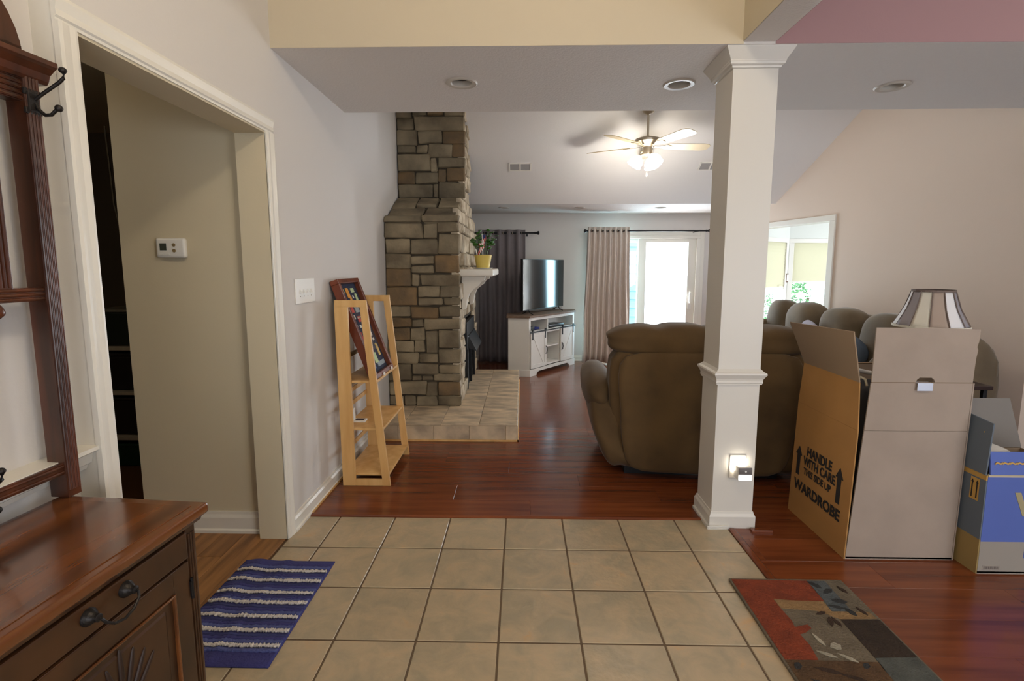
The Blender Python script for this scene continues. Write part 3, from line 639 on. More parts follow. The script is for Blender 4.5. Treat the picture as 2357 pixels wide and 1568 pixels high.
# ------------------------------------------------------------------ light switch, thermostat, night light
sw = thing('light_switch', 'white four-gang toggle switch plate beside the ladder shelf', 'switch', (XL, 2.757, 1.265))
obj('plate', MB().box(0, .006, -.122, .122, -.068, .068), M['white'], sw, world=False, bevel=.003)
for k in range(4):
    y = -.069 + k * .046
    obj('toggle', MB().hexa([(.005, y - .005, -.010), (.005, y + .005, -.010), (.005, y + .005, .012), (.005, y - .005, .012), (.018, y - .004, -.014), (.018, y + .004, -.014), (.014, y + .004, -.002), (.014, y - .004, -.002)]), M['white'], sw, world=False)
    obj('screw', MB().lathe([(.003, .006), (.003, .0075), (.001, .008)], (0, y, -.028), n=10, axis='x'), M['nickel'], sw, world=False)
th = thing('thermostat', 'white wall thermostat with small grey display in the hall', 'thermostat', (-1.732, 2.475, 1.49))
obj('housing', MB().box(-.072, .072, -.028, 0, -.048, .048), M['white'], th, world=False, bevel=.012, bseg=3, smooth=True)
obj('display', MB().box(-.05, -.018, -.0295, -.027, -.012, .022), mat('lcd', (70, 74, 66), .3), th, world=False)
for z in (.014, -.014): obj('button', MB().lathe([(.008, -.031), (.009, -.027)], (.02, 0, z), n=16, axis='y'), mat('thermo_button', (140, 120, 84), .5), th, world=False)
for x in (-.045, -.015): obj('switch_tab', MB().box(x - .01, x + .01, -.031, -.027, -.034, -.028), M['white'], th, world=False)
nl = thing('night_light', 'glowing plug-in night light in the outlet near the foot of the column', 'night light', (1.147, 2.57, .345))
obj('outlet_plate', MB().box(-.043, .043, -.006, 0, -.066, .062), M['colpaint'], nl, world=False, bevel=.003)
glow = mat('night_light_glow', (255, 252, 244), .4, emit=(255, 244, 224), estr=14)
obj('diffuser', MB().box(-.036, .038, -.018, -.006, -.018, .05), glow, nl, world=False, bevel=.004)
obj('body', MB().box(-.026, .046, -.075, -.016, -.050, .022), M['colpaint'], nl, world=False, bevel=.008, bseg=3, smooth=True)
obj('face', MB().box(-.024, .044, -.080, -.072, -.016, .020), mat('grey_plastic', (110, 104, 102), .4), nl, world=False, bevel=.006, smooth=True)
obj('lower_lens', MB().box(-.024, .044, -.080, -.070, -.048, -.017), mat('night_lens_glow', (250, 250, 250), .4, emit=(255, 255, 255), estr=1.3), nl, world=False, bevel=.006, smooth=True)
obj('sensor', MB().lathe([(.005, -.082), (.005, -.079)], (.01, 0, .002), n=14, axis='y'), M['white'], nl, world=False)
# ------------------------------------------------------------------ hall tree (front-left)
HTL = (-0.80, 1.205, 0); HR = math.radians(-4)
ht = thing('hall_tree', 'dark walnut hall tree cabinet with arched crest and iron coat hooks', 'hall tree', HTL, HR)
def hobj(n, mb, m, par=ht, **k): return obj(n, mb, m, par, world=False, **k)
LH = 0.78; BK = -0.418
# local: +x out of the wall, 0 = front edge of the top; y from 0 (far end) to -LH (near end)
top = [(.0, .775), (.004, .779), (.005, .787), (.0, .795), (-.012, .80)]
b = MB(); b.box(BK, -.004, -LH, 0, .772, .80); hobj('top_board', b, M['htop'], bevel=.010, bseg=4, smooth=True)
hobj('top_inlay_edge', MB().box(BK + .02, -.030, -LH + .03, -.030, .7995, .8018), M['htop'], bevel=.0009)
hobj('carcass', MB().box(BK + .02, -.035, -LH + .03, -.03, .06, .772), M['hdark'])
hobj('cornice_strip', MB().prism([(-.035, .772), (-.012, .772), (-.018, .760), (-.030, .757), (-.035, .75)], -LH + .02, -.018, axis='y'), M['hdark'])
for y in (-.062, -LH + .032):   # fluted stiles
    s_ = hobj('stile', MB().box(-.036, -.026, y, y + .032, .06, .757), M['hdark'], bevel=.002)
    for k in range(3): hobj('reed', MB().lathe([(.0035, .09), (.0035, .74)], (-.026, y + .008 + k * .008, 0), n=8), M['hdark'], s_, smooth=True)
dr = hobj('drawer', MB().box(-.036, -.018, -LH + .07, -.067, .684, .752), M['hdark'], bevel=.004)
for y0 in (-.330, -LH + .16):
    hd = hobj('handle', MB().tube([(.006, y0, .722), (.012, y0, .722), (.016, y0 + .004, .712), (.018, y0 + .02, .698), (.019, y0 + .0425, .692), (.018, y0 + .065, .698), (.016, y0 + .081, .712), (.012, y0 + .085, .722), (.006, y0 + .085, .722)], .003, 8), M['iron'], dr, smooth=True)
    for yy in (y0, y0 + .085): hobj('boss', MB().lathe([(.017, -.018), (.017, -.014), (.012, -.006), (.008, .0), (.008, .006), (.004, .008)], (0, yy, .724), n=20, axis='x'), M['iron'], dr, smooth=True)
for (ya, yb) in ((-.067, -LH + .07),):
    dd = hobj('door', MB().box(-.036, -.020, yb, ya - .034, .08, .68), M['hdark'])
    dd2 = ya - .034 - yb if False else None
    yl, yh = yb, ya - .004
    st = .05
    fr = MB(); fr.box(-.034, -.016, yl, yl + st, .08, .678); fr.box(-.034, -.016, yh - st, yh, .08, .678); fr.box(-.034, -.016, yl + st, yh - st, .625, .678); fr.box(-.034, -.016, yl + st, yh - st, .08, .14)
    hobj('door_frame', fr, M['hdark'], dd, bevel=.002)
    bd = MB(); a0, a1, z0, z1 = yl + st, yh - st, .14, .625
    for (p, q, r_, s_) in ((a0, a1, z1 - .006, z1), (a0, a1, z0, z0 + .006), (a0, a0 + .006, z0, z1), (a1 - .006, a1, z0, z1)): bd.box(-.02, -.011, p, q, r_, s_)
    hobj('bead', bd, M['htop'], dd, bevel=.002)
    hobj('raised_panel', MB().hexa([(-.028, a0 + .01, z0 + .01), (-.028, a1 - .01, z0 + .01), (-.017, a1 - .03, z0 + .03), (-.017, a0 + .03, z0 + .03), (-.028, a0 + .01, z1 - .01), (-.028, a1 - .01, z1 - .01), (-.017, a1 - .03, z1 - .03), (-.017, a0 + .03, z1 - .03)]), M['hdark'], dd, bevel=.002)
    ym = -.275
    for k in range(-3, 4):   # carved fan leaves
        an = k * .24; cx = ym + math.sin(an) * .05; L_ = .13 - abs(k) * .012
        lf = MB().pillow((-.0165, cx + math.sin(an) * .03, .525 + math.cos(an) * .02 - abs(k) * .012), (.005, .006, L_ * .5), n=2.2, seg=6, rot=(-an, 'X'))
        hobj('carved_leaf', lf, mat_cached('carving_dark', (44, 26, 16), .5), dd, smooth='all')
    hobj('hinge', MB().box(-.020, -.012, ya - .006, ya + .002, .585, .625).lathe([(.0035, .578), (.0035, .632)], (-.014, ya, 0), n=8), M['black'], dd)
hobj('plinth', MB().box(BK + .02, -.02, -LH + .02, -.02, 0, .065), M['hdark'], bevel=.004)
# upper frame
PX0, PX1 = -.432, -.380
def post(y0):
    p = hobj('post', MB().box(PX0, PX1, y0, y0 + .036, .80, 1.850), M['hwood'], bevel=.002)
    for k in range(4): hobj('reed', MB().lathe([(.0042, .82), (.0042, 1.86)], (PX1, y0 + .006 + k * .008, 0), n=10), M['hwood'], p, smooth=True)
    return p
post(-.016); post(-LH - .03)
def rail(z0, z1, n='rail'):
    p = hobj(n, MB().box(PX0 + .006, PX1 - .008, -LH + .01, -.012, z0, z1), M['hwood'], bevel=.002)
    m_ = max(2, int((z1 - z0) / .011))
    for k in range(m_): hobj('bead', MB().lathe([(.0042, -LH + .012), (.0042, -.013)], (PX1 - .008, 0, z0 + (k + .5) * (z1 - z0) / m_), n=8, axis='y'), M['hwood'], p, smooth=True)
rail(1.315, 1.348, 'middle_rail'); rail(.862, .893, 'lower_rail'); rail(1.79, 1.850, 'top_rail')
# centre panel with reeded border
cp = hobj('centre_panel', MB().box(PX0 + .004, PX1 - .022, -LH + .10, -.085, 1.345, 1.805), M['hwood'])
for y in (-.120, -LH + .10):
    hobj('panel_stile', MB().box(PX0 + .004, PX1 - .006, y, y + .035, 1.345, 1.805), M['hwood'], cp, bevel=.002)
    for k in range(3): hobj('reed', MB().lathe([(.0038, 1.35), (.0038, 1.80)], (PX1 - .006, y + .008 + k * .0095, 0), n=8), M['hwood'], cp, smooth=True)
# scroll brackets below the middle rail
for sg, y0 in ((1, -.125), (-1, -LH + .125)):
    pf = [(0, 1.315), (-.012, 1.315), (.012, 1.313), (.020, 1.302), (.020, 1.288), (.010, 1.279), (-.002, 1.281), (-.012, 1.272), (-.022, 1.25), (-.035, 1.225), (-.055, 1.20), (-.09, 1.185), (-.13, 1.18), (-.13, 1.315)]
    hobj('scroll_bracket', MB().prism([(y0 + sg * p, z) for p, z in pf], PX0 + .01, PX1 - .012, axis='x'), M['hwood'], bevel=.002)
    hobj('scroll', MB().lathe([(.010, PX1 - .014), (.010, PX1 - .007), (.006, PX1 - .004)], (0, y0 + sg * .008, 1.294), n=16, axis='x'), M['hwood'], smooth=True)
# cornice and arch
cpf = [(PX1, 1.842), (PX1 + .006, 1.850), (PX1 + .012, 1.865), (PX1 + .026, 1.877), (PX1 + .034, 1.882), (PX1 + .034, 1.894), (PX0, 1.898), (PX0, 1.842)]
hobj('cornice', MB().prism([(x, z) for x, z in cpf], -LH - .06, .042, axis='y'), M['hwood'], bevel=.002)
q = MB(); n_ = 28; yc = -LH / 2 - .01; RO, RI = (.395, .265), (.345, .195)
for k in range(n_ + 1):
    a = PI * k / n_
    for (ra, rb) in (RO, RI):
        for x in (PX0 + .008, PX1 - .006): q.v.append((x, yc + ra * math.cos(a), 1.896 + rb * math.sin(a)))
for k in range(n_):
    i = 4 * k; j = i + 4
    for (p, r_) in ((0, 1), (1, 3), (3, 2), (2, 0)): q.f.append((i + p, i + r_, j + r_, j + p)); q.mi.append(0)
hobj('crest_arch', q, M['hwood'], smooth=True)
hobj('crest_base', MB().box(PX0 + .008, PX1 - .006, yc - .395, yc + .395, 1.896, 1.918), M['hwood'], bevel=.002)
def hook(y, z, top_=True):
    h = hobj('coat_hook', MB().box(PX1 - .002, PX1 + .006, y - .013, y + .013, z - .024, z + .024).box(PX1 - .002, PX1 + .004, y - .02, y + .02, z + .014, z + .03).box(PX1 - .002, PX1 + .004, y - .02, y + .02, z - .03, z - .014), M['iron'], bevel=.003)
    hobj('upper_prong', MB().tube([(PX1 + .004, y + .004, z + .006), (PX1 + .02, y + .006, z + .018), (PX1 + .062, y + .014, z + .048), (PX1 + .072, y + .016, z + .058), (PX1 + .074, y + .016, z + .070)], .0042, 10), M['iron'], h, smooth=True)
    hobj('upper_ball', MB().pillow((PX1 + .072, y + .016, z + .076), (.0085, .0085, .0075), n=2, seg=6), M['iron'], h, smooth='all')
    hobj('lower_prong', MB().tube([(PX1 + .004, y + .004, z - .002), (PX1 + .012, y + .005, z - .018), (PX1 + .024, y + .007, z - .029), (PX1 + .038, y + .009, z - .028), (PX1 + .048, y + .011, z - .018), (PX1 + .052, y + .012, z - .014)], .0042, 10), M['iron'], h, smooth=True)
    hobj('lower_ball', MB().pillow((PX1 + .055, y + .013, z - .012), (.0085, .0085, .0085), n=2, seg=6), M['iron'], h, smooth='all')
hook(.000, 1.792); hook(-LH - .01, 1.792); hook(-.235, .885)
# ------------------------------------------------------------------ striped bath mat and runner
rb = thing('striped_mat', 'navy blue bath mat with cream stripes lying beside the hall doorway', 'rug', (-1.10, 1.89, 0))
def wav(x, y): return .006 + .012 * math.exp(-((x + 1.245) / .05) ** 2) * (0.4 + .6 * math.exp(-((y - 2.05) / .25) ** 2)) + .004 * math.exp(-((x + 1.11) / .02) ** 2)
def matstrip(name, x0, x1, y0, y1, lift, m, par, seed=0, n=40, ny=1, jag=0.0):
    q = MB(); r = random.Random(seed)
    for j in range(ny + 1):
        for i in range(n + 1):
            x = x0 + (x1 - x0) * i / n; y = y0 + (y1 - y0) * j / ny + (r.uniform(-jag, jag) if j in (0, ny) else 0)
            y += -.010 * math.sin((x - x0) / (x1 - x0) * PI) * 0
            q.v.append((x, y, wav(x, y) + lift + (r.uniform(0, .002) if jag else 0)))
    base = len(q.v); q.v += [(x, y, max(z - .008, .0006)) for x, y, z in q.v[:base]]
    W_ = n + 1
    for j in range(ny):
        for i in range(n):
            a = j * W_ + i; q.f += [(a, a + 1, a + W_ + 1, a + W_), (base + a, base + a + W_, base + a + W_ + 1, base + a + 1)]; q.mi += [0, 0]
    ring_ = [i for i in range(W_)] + [j * W_ + n for j in range(1, ny + 1)] + [ny * W_ + i for i in range(n - 1, -1, -1)] + [j * W_ for j in range(ny - 1, 0, -1)]
    for k in range(len(ring_)):
        a, c_ = ring_[k], ring_[(k + 1) % len(ring_)]; q.f.append((c_, a, base + a, base + c_)); q.mi.append(0)
    return obj(name, q, m, par, smooth='all')
SY = [2.121, 2.050, 1.968, 1.905, 1.822, 1.746, 1.669]
matstrip('backing', -1.312, -.886, 1.575, 2.205, .0, mat_cached('mat_navy', (58, 58, 118), .95, bump=.5, bscale=100), rb, 1, 40, 24)
for k, y in enumerate(SY):
    matstrip('cream_stripe', -1.308, -.892, y - .0068, y + .0068, .0065, M['rugwhite'], rb, 20 + k, 110, 1, jag=.004)
    if k < 6:
        y2 = SY[k + 1]
        for t, mm in ((.32, M['rugblue']), (.52, mat_cached('mat_navy', (58, 58, 118), .95)), (.74, mat_cached('mat_slate', (80, 88, 144), .95, bump=.7, bscale=90))):
            yy = y + (y2 - y) * t; matstrip('pile_stripe', -1.309, -.890, yy - .0085, yy + .0085, .0040, mm, rb, 50 + k * 3, 60, 1, jag=.002)
matstrip('pile_stripe', -1.309, -.890, 2.138, 2.155, .004, mat_cached('mat_slate', (80, 88, 144), .95), rb, 90, 60, 1, jag=.002)
matstrip('pile_stripe', -1.309, -.890, 1.640, 1.655, .004, mat_cached('mat_slate', (80, 88, 144), .95), rb, 91, 60, 1, jag=.002)
rn = thing('accent_rug', 'small rug with rust, brown and grey leaf patchwork near the boxes', 'rug', (1.175, 1.70, 0))
def flat(name, poly, z, m, t=.0022): return obj(name, MB().prism(poly, z - t, z, axis='z'), m, rn)
TT = .012
obj('backing', MB().box(.928, 1.424, 1.20, 2.104, .001, TT), mat_cached('rug_taupe', (112, 100, 82), .98, var=.25, vscale=14, bump=.8, bscale=110), rn, bevel=.004)
rmat = lambda n, c: mat_cached(n, c, .98, var=.3, vscale=16, bump=.8, bscale=120)
flat('rust_field', [(.937, 2.095), (1.266, 2.090), (1.262, 1.955), (1.131, 1.958), (1.057, 1.967), (1.059, 1.903), (1.066, 1.834), (1.059, 1.800), (1.116, 1.815), (1.119, 1.795), (1.082, 1.77), (1.058, 1.763), (1.064, 1.704), (1.054, 1.637), (.937, 1.637)], TT + .0015, rmat('rug_rust', (134, 57, 27)))
flat('slate_field', [(1.268, 2.09), (1.345, 2.09), (1.338, 1.893), (1.258, 1.891), (1.264, 1.955)], TT + .0015, rmat('rug_slate', (86, 92, 94)))
flat('tan_band', [(1.059, 1.965), (1.131, 1.956), (1.256, 1.953), (1.256, 1.893), (1.402, 1.891), (1.41, 1.853), (1.262, 1.848), (1.20, 1.895), (1.06, 1.908)], TT + .0015, rmat('rug_tan', (150, 118, 78)))
flat('brown_field', [(1.262, 1.846), (1.415, 1.846), (1.415, 1.658), (1.262, 1.652)], TT + .0015, rmat('rug_dark_brown', (54, 40, 28)))
flat('grey_field', [(1.262, 1.650), (1.415, 1.656), (1.415, 1.40), (1.258, 1.40), (1.256, 1.60)], TT + .0015, rmat('rug_grey_green', (84, 86, 80)))
flat('brown_band', [(.937, 1.634), (1.054, 1.634), (1.262, 1.631), (1.255, 1.56), (1.255, 1.42), (.937, 1.42)], TT + .0015, rmat('rug_umber', (92, 66, 40)))
rl = random.Random(4)
def leaf_(x, y, a, L_, w, m):
    d_ = Vector((math.cos(a), math.sin(a))); e = Vector((-d_.y, d_.x)); c_ = Vector((x, y))
    pts = [c_ - d_ * L_ / 2, c_ - d_ * L_ * .2 - e * w * .8, c_ + d_ * L_ * .2 - e * w, c_ + d_ * L_ / 2, c_ + d_ * L_ * .2 + e * w, c_ - d_ * L_ * .2 + e * w * .8]
    flat('leaf_motif', [tuple(p) for p in pts], TT + .0030, m)
cr = rmat('rug_cream', (176, 168, 148)); dk = rmat('rug_charcoal', (52, 52, 52)); bz = rmat('rug_bistre', (64, 44, 30))
for a in ((1.112, 1.735, -1.35, .07, .008, cr), (1.10, 1.664, -.5, .065, .008, cr), (1.165, 1.648, -.7, .065, .008, cr), (1.155, 1.703, .2, .045, .017, cr),
          (1.285, 2.06, -.9, .06, .012, dk), (1.315, 2.018, .5, .06, .013, dk), (1.325, 1.955, -.2, .06, .015, dk), (1.33, 1.89, -1.2, .055, .013, dk), (1.29, 1.918, -.3, .06, .010, dk),
          (1.385, 2.03, -1.2, .05, .009, bz), (1.378, 1.895, -1.3, .055, .008, bz), (1.205, 1.88, .3, .05, .008, bz), (1.215, 1.832, 1.2, .06, .011, bz), (1.238, 1.832, -1.4, .055, .009, bz),
          (.966, 1.608, .9, .04, .012, dk), (1.205, 1.612, .7, .035, .010, dk), (1.06, 1.59, -.3, .09, .010, bz), (1.13, 1.56, -.4, .09, .008, bz), (1.02, 1.53, -.5, .09, .009, dk), (1.18, 1.50, .3, .08, .009, bz), (1.10, 1.47, -.3, .08, .008, dk)):
    leaf_(*a)
# ------------------------------------------------------------------ ladder shelf with shadow box
ls = thing('ladder_shelf', 'pale pine A-frame ladder shelf standing against the white wall', 'shelf', (-1.0, 3.33, 0))
def sideframe(y):
    xb0, xb1 = -1.145, -1.062
    p = MB()
    p.hexa([(-1.147, y, 0), (-1.066, y, 0), (-1.066, y + .02, 0), (-1.147, y + .02, 0), (-1.158, y, 1.155), (-1.075, y, 1.155), (-1.075, y + .02, 1.155), (-1.158, y + .02, 1.155)])
    p.hexa([(-.890, y, 0), (-.842, y, 0), (-.842, y + .02, 0), (-.890, y + .02, 0), (-1.0, y, 1.155), (-.955, y, 1.155), (-.955, y + .02, 1.155), (-1.0, y + .02, 1.155)])
    p.hexa([(-1.158, y, 1.15), (-.955, y, 1.15), (-.955, y + .02, 1.15), (-1.158, y + .02, 1.15), (-1.158, y, 1.193), (-.958, y, 1.193), (-.958, y + .02, 1.193), (-1.158, y + .02, 1.193)])
    p.box(-1.066, -.884, y + .001, y + .019, 0, .042)
    return obj('side_frame', p, M['pine'], ls, bevel=.002)
sideframe(3.04); sideframe(3.575)
for z, xf in ((.060, -.852), (.360, -.882), (.668, -.912)):
    obj('shelf_board', MB().box(-1.143, xf, 3.06, 3.575, z, z + .016), M['pine'], ls, bevel=.002)
for z in (.19, .47, .56, .80, .96): obj('back_slat', MB().box(-1.150, -1.140, 3.06, 3.575, z, z + .03), M['pine'], ls, bevel=.002)
obj('toe_shadow_strip', MB().box(-1.06, -.90, 3.062, 3.07, .0, .012), M['black'], ls)  # black strip standing in for the shade behind the foot rail
sbx = thing('shadow_box', 'tilted mahogany shadow box of badges and medals on the ladder shelf', 'frame', (-1.0, 3.31, .684))
o3 = Vector((-.918, 3.10, .686)); uy = Vector((0, 1, 0)); vz = Vector((-.235, 0, .635)); LV = vz.length; vz.normalize(); nx = uy.cross(vz).normalized()   # faces the room
def sb_(u0, u1, v0, v1, n0, n1):
    p = lambda u, v, n_: o3 + uy * u + vz * v + nx * n_
    return MB().hexa([p(u0, v0, n0), p(u1, v0, n0), p(u1, v1, n0), p(u0, v1, n0), p(u0, v0, n1), p(u1, v0, n1), p(u1, v1, n1), p(u0, v1, n1)])
SW, SHh = .40, LV
for a in ((0, SW, 0, .03), (0, SW, SHh - .03, SHh), (0, .03, .03, SHh - .03), (SW - .03, SW, .03, SHh - .03)): obj('frame_rail', sb_(*a, -.055, 0), M['frame'], sbx, bevel=.004)
obj('felt_back', sb_(.025, SW - .025, .025, SHh - .025, -.05, -.032), M['navy'], sbx)
rg = random.Random(8)
cols_ = {'g': (196, 214, 160), 'o': (220, 150, 46), 'r': (196, 52, 44), 'w': (224, 220, 208), 'b': (70, 96, 150), 'y': (226, 190, 110), 's': (150, 162, 168), 'd': (60, 52, 64)}
def badge(u, v, w, h, c, kind='b'):
    m = mat_cached('badge_' + c, cols_[c], .7)
    if kind == 'o': mb = sb_(u - w / 2, u + w / 2, v - h / 2, v + h / 2, -.032, -.028); obj('patch', mb, m, sbx, bevel=min(w, h) * .3, bseg=2)
    else: obj('patch', sb_(u - w / 2, u + w / 2, v - h / 2, v + h / 2, -.032, -.029), m, sbx)
for a in ((.09, .60, .05, .028, 'g', 'o'), (.17, .585, .05, .07, 'o', 'o'), (.19, .54, .035, .05, 'o'), (.27, .60, .06, .03, 'g', 'o'), (.30, .545, .035, .06, 'g', 'o'), (.24, .555, .02, .02, 'w', 'o'),
          (.13, .47, .05, .04, 'r'), (.22, .47, .07, .05, 's'), (.12, .42, .02, .03, 'w'), (.19, .40, .05, .04, 'r'), (.19, .41, .05, .012, 'w'), (.26, .40, .05, .03, 'w'), (.10, .36, .025, .015, 's', 'o'), (.16, .35, .03, .02, 'w', 'o'),
          (.10, .29, .05, .05, 'r'), (.10, .29, .016, .05, 'w'), (.18, .30, .03, .03, 's'), (.25, .34, .04, .05, 'g', 'o'), (.29, .28, .04, .03, 'w', 'o'), (.30, .24, .03, .02, 'w', 'o'), (.22, .22, .12, .09, 'd'), (.11, .21, .03, .03, 's', 'o'),
          (.31, .16, .035, .08, 'y'), (.30, .19, .018, .04, 'y'), (.20, .12, .06, .07, 'g'), (.27, .07, .15, .03, 's'), (.12, .07, .05, .03, 'b')): badge(*a)
obj('glass', sb_(.028, SW - .028, .028, SHh - .028, -.012, -.010), M['fglass'], sbx)
for y in (3.23, 3.42): tag(obj('furniture_peg', MB().lathe([(.006, .684), (.008, .688), (.008, .698), (.005, .703)], (-.913, y, 0), n=12), M['white'], smooth=True), ['small white peg before the shadow box, nearer the room corner of the shelf', 'small white peg before the shadow box, at the far end of the shelf'][y > 3.3], 'peg', 'white pegs holding the shadow box')
bx = thing('hinged_case', 'small white hinged case lying open on the middle ladder shelf', 'case', (-1.075, 3.20, .376))
obj('tray', MB().box(-.04, .04, -.03, .03, 0, .012), M['white'], bx, world=False, bevel=.003)
obj('inlay', MB().box(-.028, .028, -.018, .018, .012, .0135), mat_cached('badge_d', cols_['d'], .7), bx, world=False)
obj('lid', MB().box(-.046, -.040, -.03, .03, .006, .085), M['white'], bx, world=False, bevel=.002)
# ------------------------------------------------------------------ closet seen through the doorway
cs = thing('closet_shelving', 'dark storage shelving in the unlit closet beyond the doorway', 'shelving', (-2.75, 3.35, 0))
for z in (.215, .535, .845): obj('shelf_board', MB().box(-3.3, -2.25, 3.28, 3.7, z - .012, z + .012), mat_cached('shelf_edge', (190, 182, 166), .6), cs, bevel=.003)
for x in (-3.3, -2.27): obj('upright', MB().box(x, x + .02, 3.28, 3.7, 0, 1.13), M['black'], cs)
for i, (z, h, c) in enumerate(((.0, .17, (26, 62, 44)), (.23, .27, (46, 40, 38)), (.55, .26, (42, 38, 36)), (.86, .25, (40, 48, 40)))):
    t = thing('storage_bin', ['dark green bin on the closet floor below the shelves', 'dark storage bin on the lowest closet shelf', 'dark storage bin on the middle closet shelf', 'dark round-lidded bin on the top closet shelf'][i], 'bin', (-2.72, 3.45, z + (.0 if i == 0 else .0)))
    m = mat_cached('bin_%d' % i, c, .5)
    obj('tub', MB().hexa([(-.18, -.13, .001), (.18, -.13, .001), (.18, .13, .001), (-.18, .13, .001), (-.21, -.15, h - .02), (.21, -.15, h - .02), (.21, .15, h - .02), (-.21, .15, h - .02)]), m, t, world=False, bevel=.01)
    obj('lid', MB().box(-.215, .215, -.155, .155, h - .02, h), mat_cached('lid_grey', (120, 118, 108), .4) if i == 3 else m, t, world=False, bevel=.008)
tag(obj('hanging_cord', MB().tube([(-2.70, 3.3, 2.3), (-2.69, 3.3, 2.0), (-2.685, 3.3, 1.8), (-2.67, 3.31, 1.68), (-2.63, 3.31, 1.63), (-2.6, 3.31, 1.63)], .006, 6), mat_cached('cord', (110, 100, 84), .6), smooth=True), 'thin pale cord hanging high in the dark closet', 'cord')
# ------------------------------------------------------------------ tv stand and television
TA = math.atan2(7.097 - 6.23, .745 - .088)
tv = thing('tv_stand', 'white farmhouse corner media cabinet with sliding barn doors below the television', 'cabinet', (.088, 6.23, 0), TA)
TW = 1.085
def tobj(n, mb, m, par=tv, **k): return obj(n, mb, m, par, world=False, **k)
# local x along the front, +y to the rear; the two short sides run along the room walls
ca, sa = math.cos(-TA), math.sin(-TA)
def W2L(x, y): return (ca * x - sa * y, sa * x + ca * y)
lx, ly = W2L(-.262, .03); rx, ry = W2L(.0, .16)
foot = [(0, 0), (TW, 0), (TW + rx, ry), (TW + rx - .30, ry + .22), (lx + .26, ly + .20), (lx, ly)]
def off(poly, d_):
    n = len(poly); out = []
    for i in range(n):
        p0, p1, p2 = Vector(poly[i - 1]), Vector(poly[i]), Vector(poly[(i + 1) % n])
        e1 = (p1 - p0).normalized(); e2 = (p2 - p1).normalized(); n1 = Vector((e1.y, -e1.x)); n2 = Vector((e2.y, -e2.x)); m_ = (n1 + n2); m_ = m_ / max(.3, m_.dot(n1)) if m_.length else n1
        out.append(tuple(p1 + m_ * d_))
    return out
tobj('top_board', MB().prism(off(foot, .022), .752, .778, axis='z'), M['greytop'], bevel=.003)
tobj('base_board', MB().prism(foot, .10, .12, axis='z'), M['standw'])
tobj('side_panel', MB().hexa([(0, .001, .06), (.02, .02, .06), (lx + .02, ly + .01, .06), (lx, ly, .06), (0, .001, .752), (.02, .02, .752), (lx + .02, ly + .01, .752), (lx, ly, .752)]), M['standw'])
tobj('side_panel', MB().hexa([(TW, .001, .06), (TW + rx, ry, .06), (TW + rx - .02, ry, .06), (TW - .02, .02, .06), (TW, .001, .752), (TW + rx, ry, .752), (TW + rx - .02, ry, .752), (TW - .02, .02, .752)]), M['standw'])
tobj('back_panel', MB().hexa([(lx + .06, ly + .02, .06), (TW + rx - .06, .17, .06), (TW + rx - .06, .18, .06), (lx + .06, ly + .03, .06), (lx + .06, ly + .02, .752), (TW + rx - .06, .17, .752), (TW + rx - .06, .18, .752), (lx + .06, ly + .03, .752)]), M['standw'])
fr = MB(); fr.box(0, .035, 0, .02, .06, .752); fr.box(TW - .035, TW, 0, .02, .06, .752); fr.box(.035, TW - .035, 0, .02, .715, .752); fr.box(.035, TW - .035, 0, .02, .535, .58); fr.box(.035, TW - .035, 0, .28, .556, .575)
fr.box(.36, .378, .004, .26, .12, .556); fr.box(TW - .378, TW - .36, .004, .22, .12, .556); fr.box(.42, .436, .004, .26, .575, .715)
tobj('front_frame', fr, M['standw'], bevel=.002)
tobj('shelf_board', MB().box(.378, TW - .378, .01, .24, .335, .352), M['standw'], bevel=.002)
pf = [(0, 0), (.14, 0), (.16, .03), (.20, .05), (TW - .20, .05), (TW - .16, .03), (TW - .14, 0), (TW, 0), (TW, .09), (0, .09)]
tobj('base_plinth', MB().prism(pf, -.018, .0, axis='y').hexa([(0, -.018, 0), (0, 0, 0), (lx, ly, 0), (lx - .012, ly - .012, 0), (0, -.018, .09), (0, 0, .09), (lx, ly, .09), (lx - .012, ly - .012, .09)]), M['standw'], bevel=.003)
for x0 in (.02, TW - .37):
    d_ = tobj('barn_door', MB().box(x0, x0 + .35, -.016, -.004, .10, .555), M['standw'])
    g = MB(); g.box(x0, x0 + .045, -.021, -.015, .10, .555); g.box(x0 + .305, x0 + .35, -.021, -.015, .10, .555); g.box(x0 + .045, x0 + .305, -.021, -.015, .51, .555); g.box(x0 + .045, x0 + .305, -.021, -.015, .10, .145)
    tobj('door_border', g, M['standw'], d_, bevel=.0015)
    tobj('cross_brace', MB().hexa([(x0 + .045, -.020, .145), (x0 + .08, -.020, .145), (x0 + .08, -.015, .145), (x0 + .045, -.015, .145), (x0 + .27, -.020, .51), (x0 + .305, -.020, .51), (x0 + .305, -.015, .51), (x0 + .27, -.015, .51)] if x0 > .3 else [(x0 + .27, -.020, .145), (x0 + .305, -.020, .145), (x0 + .305, -.015, .145), (x0 + .27, -.015, .145), (x0 + .045, -.020, .51), (x0 + .08, -.020, .51), (x0 + .08, -.015, .51), (x0 + .045, -.015, .51)]), M['standw'], d_, bevel=.0015)
    for xh in (x0 + .035, x0 + .315):
        tobj('hanger_strap', MB().box(xh - .010, xh + .010, -.026, -.020, .47, .575), M['black'], d_)
        tobj('roller', MB().lathe([(.016, -.032), (.016, -.018)], (xh, 0, .582), n=18, axis='y'), M['black'], d_, smooth=True)
    xg = x0 + .33 if x0 < .3 else x0 + .022
    tobj('pull_handle', MB().tube([(xg, -.021, .26), (xg, -.036, .27), (xg, -.042, .31), (xg, -.036, .35), (xg, -.021, .36)], .006, 8), M['black'], d_, smooth=True)
tobj('rail_bar', MB().box(-.005, TW + .005, -.030, -.024, .560, .575), M['black'], bevel=.001)
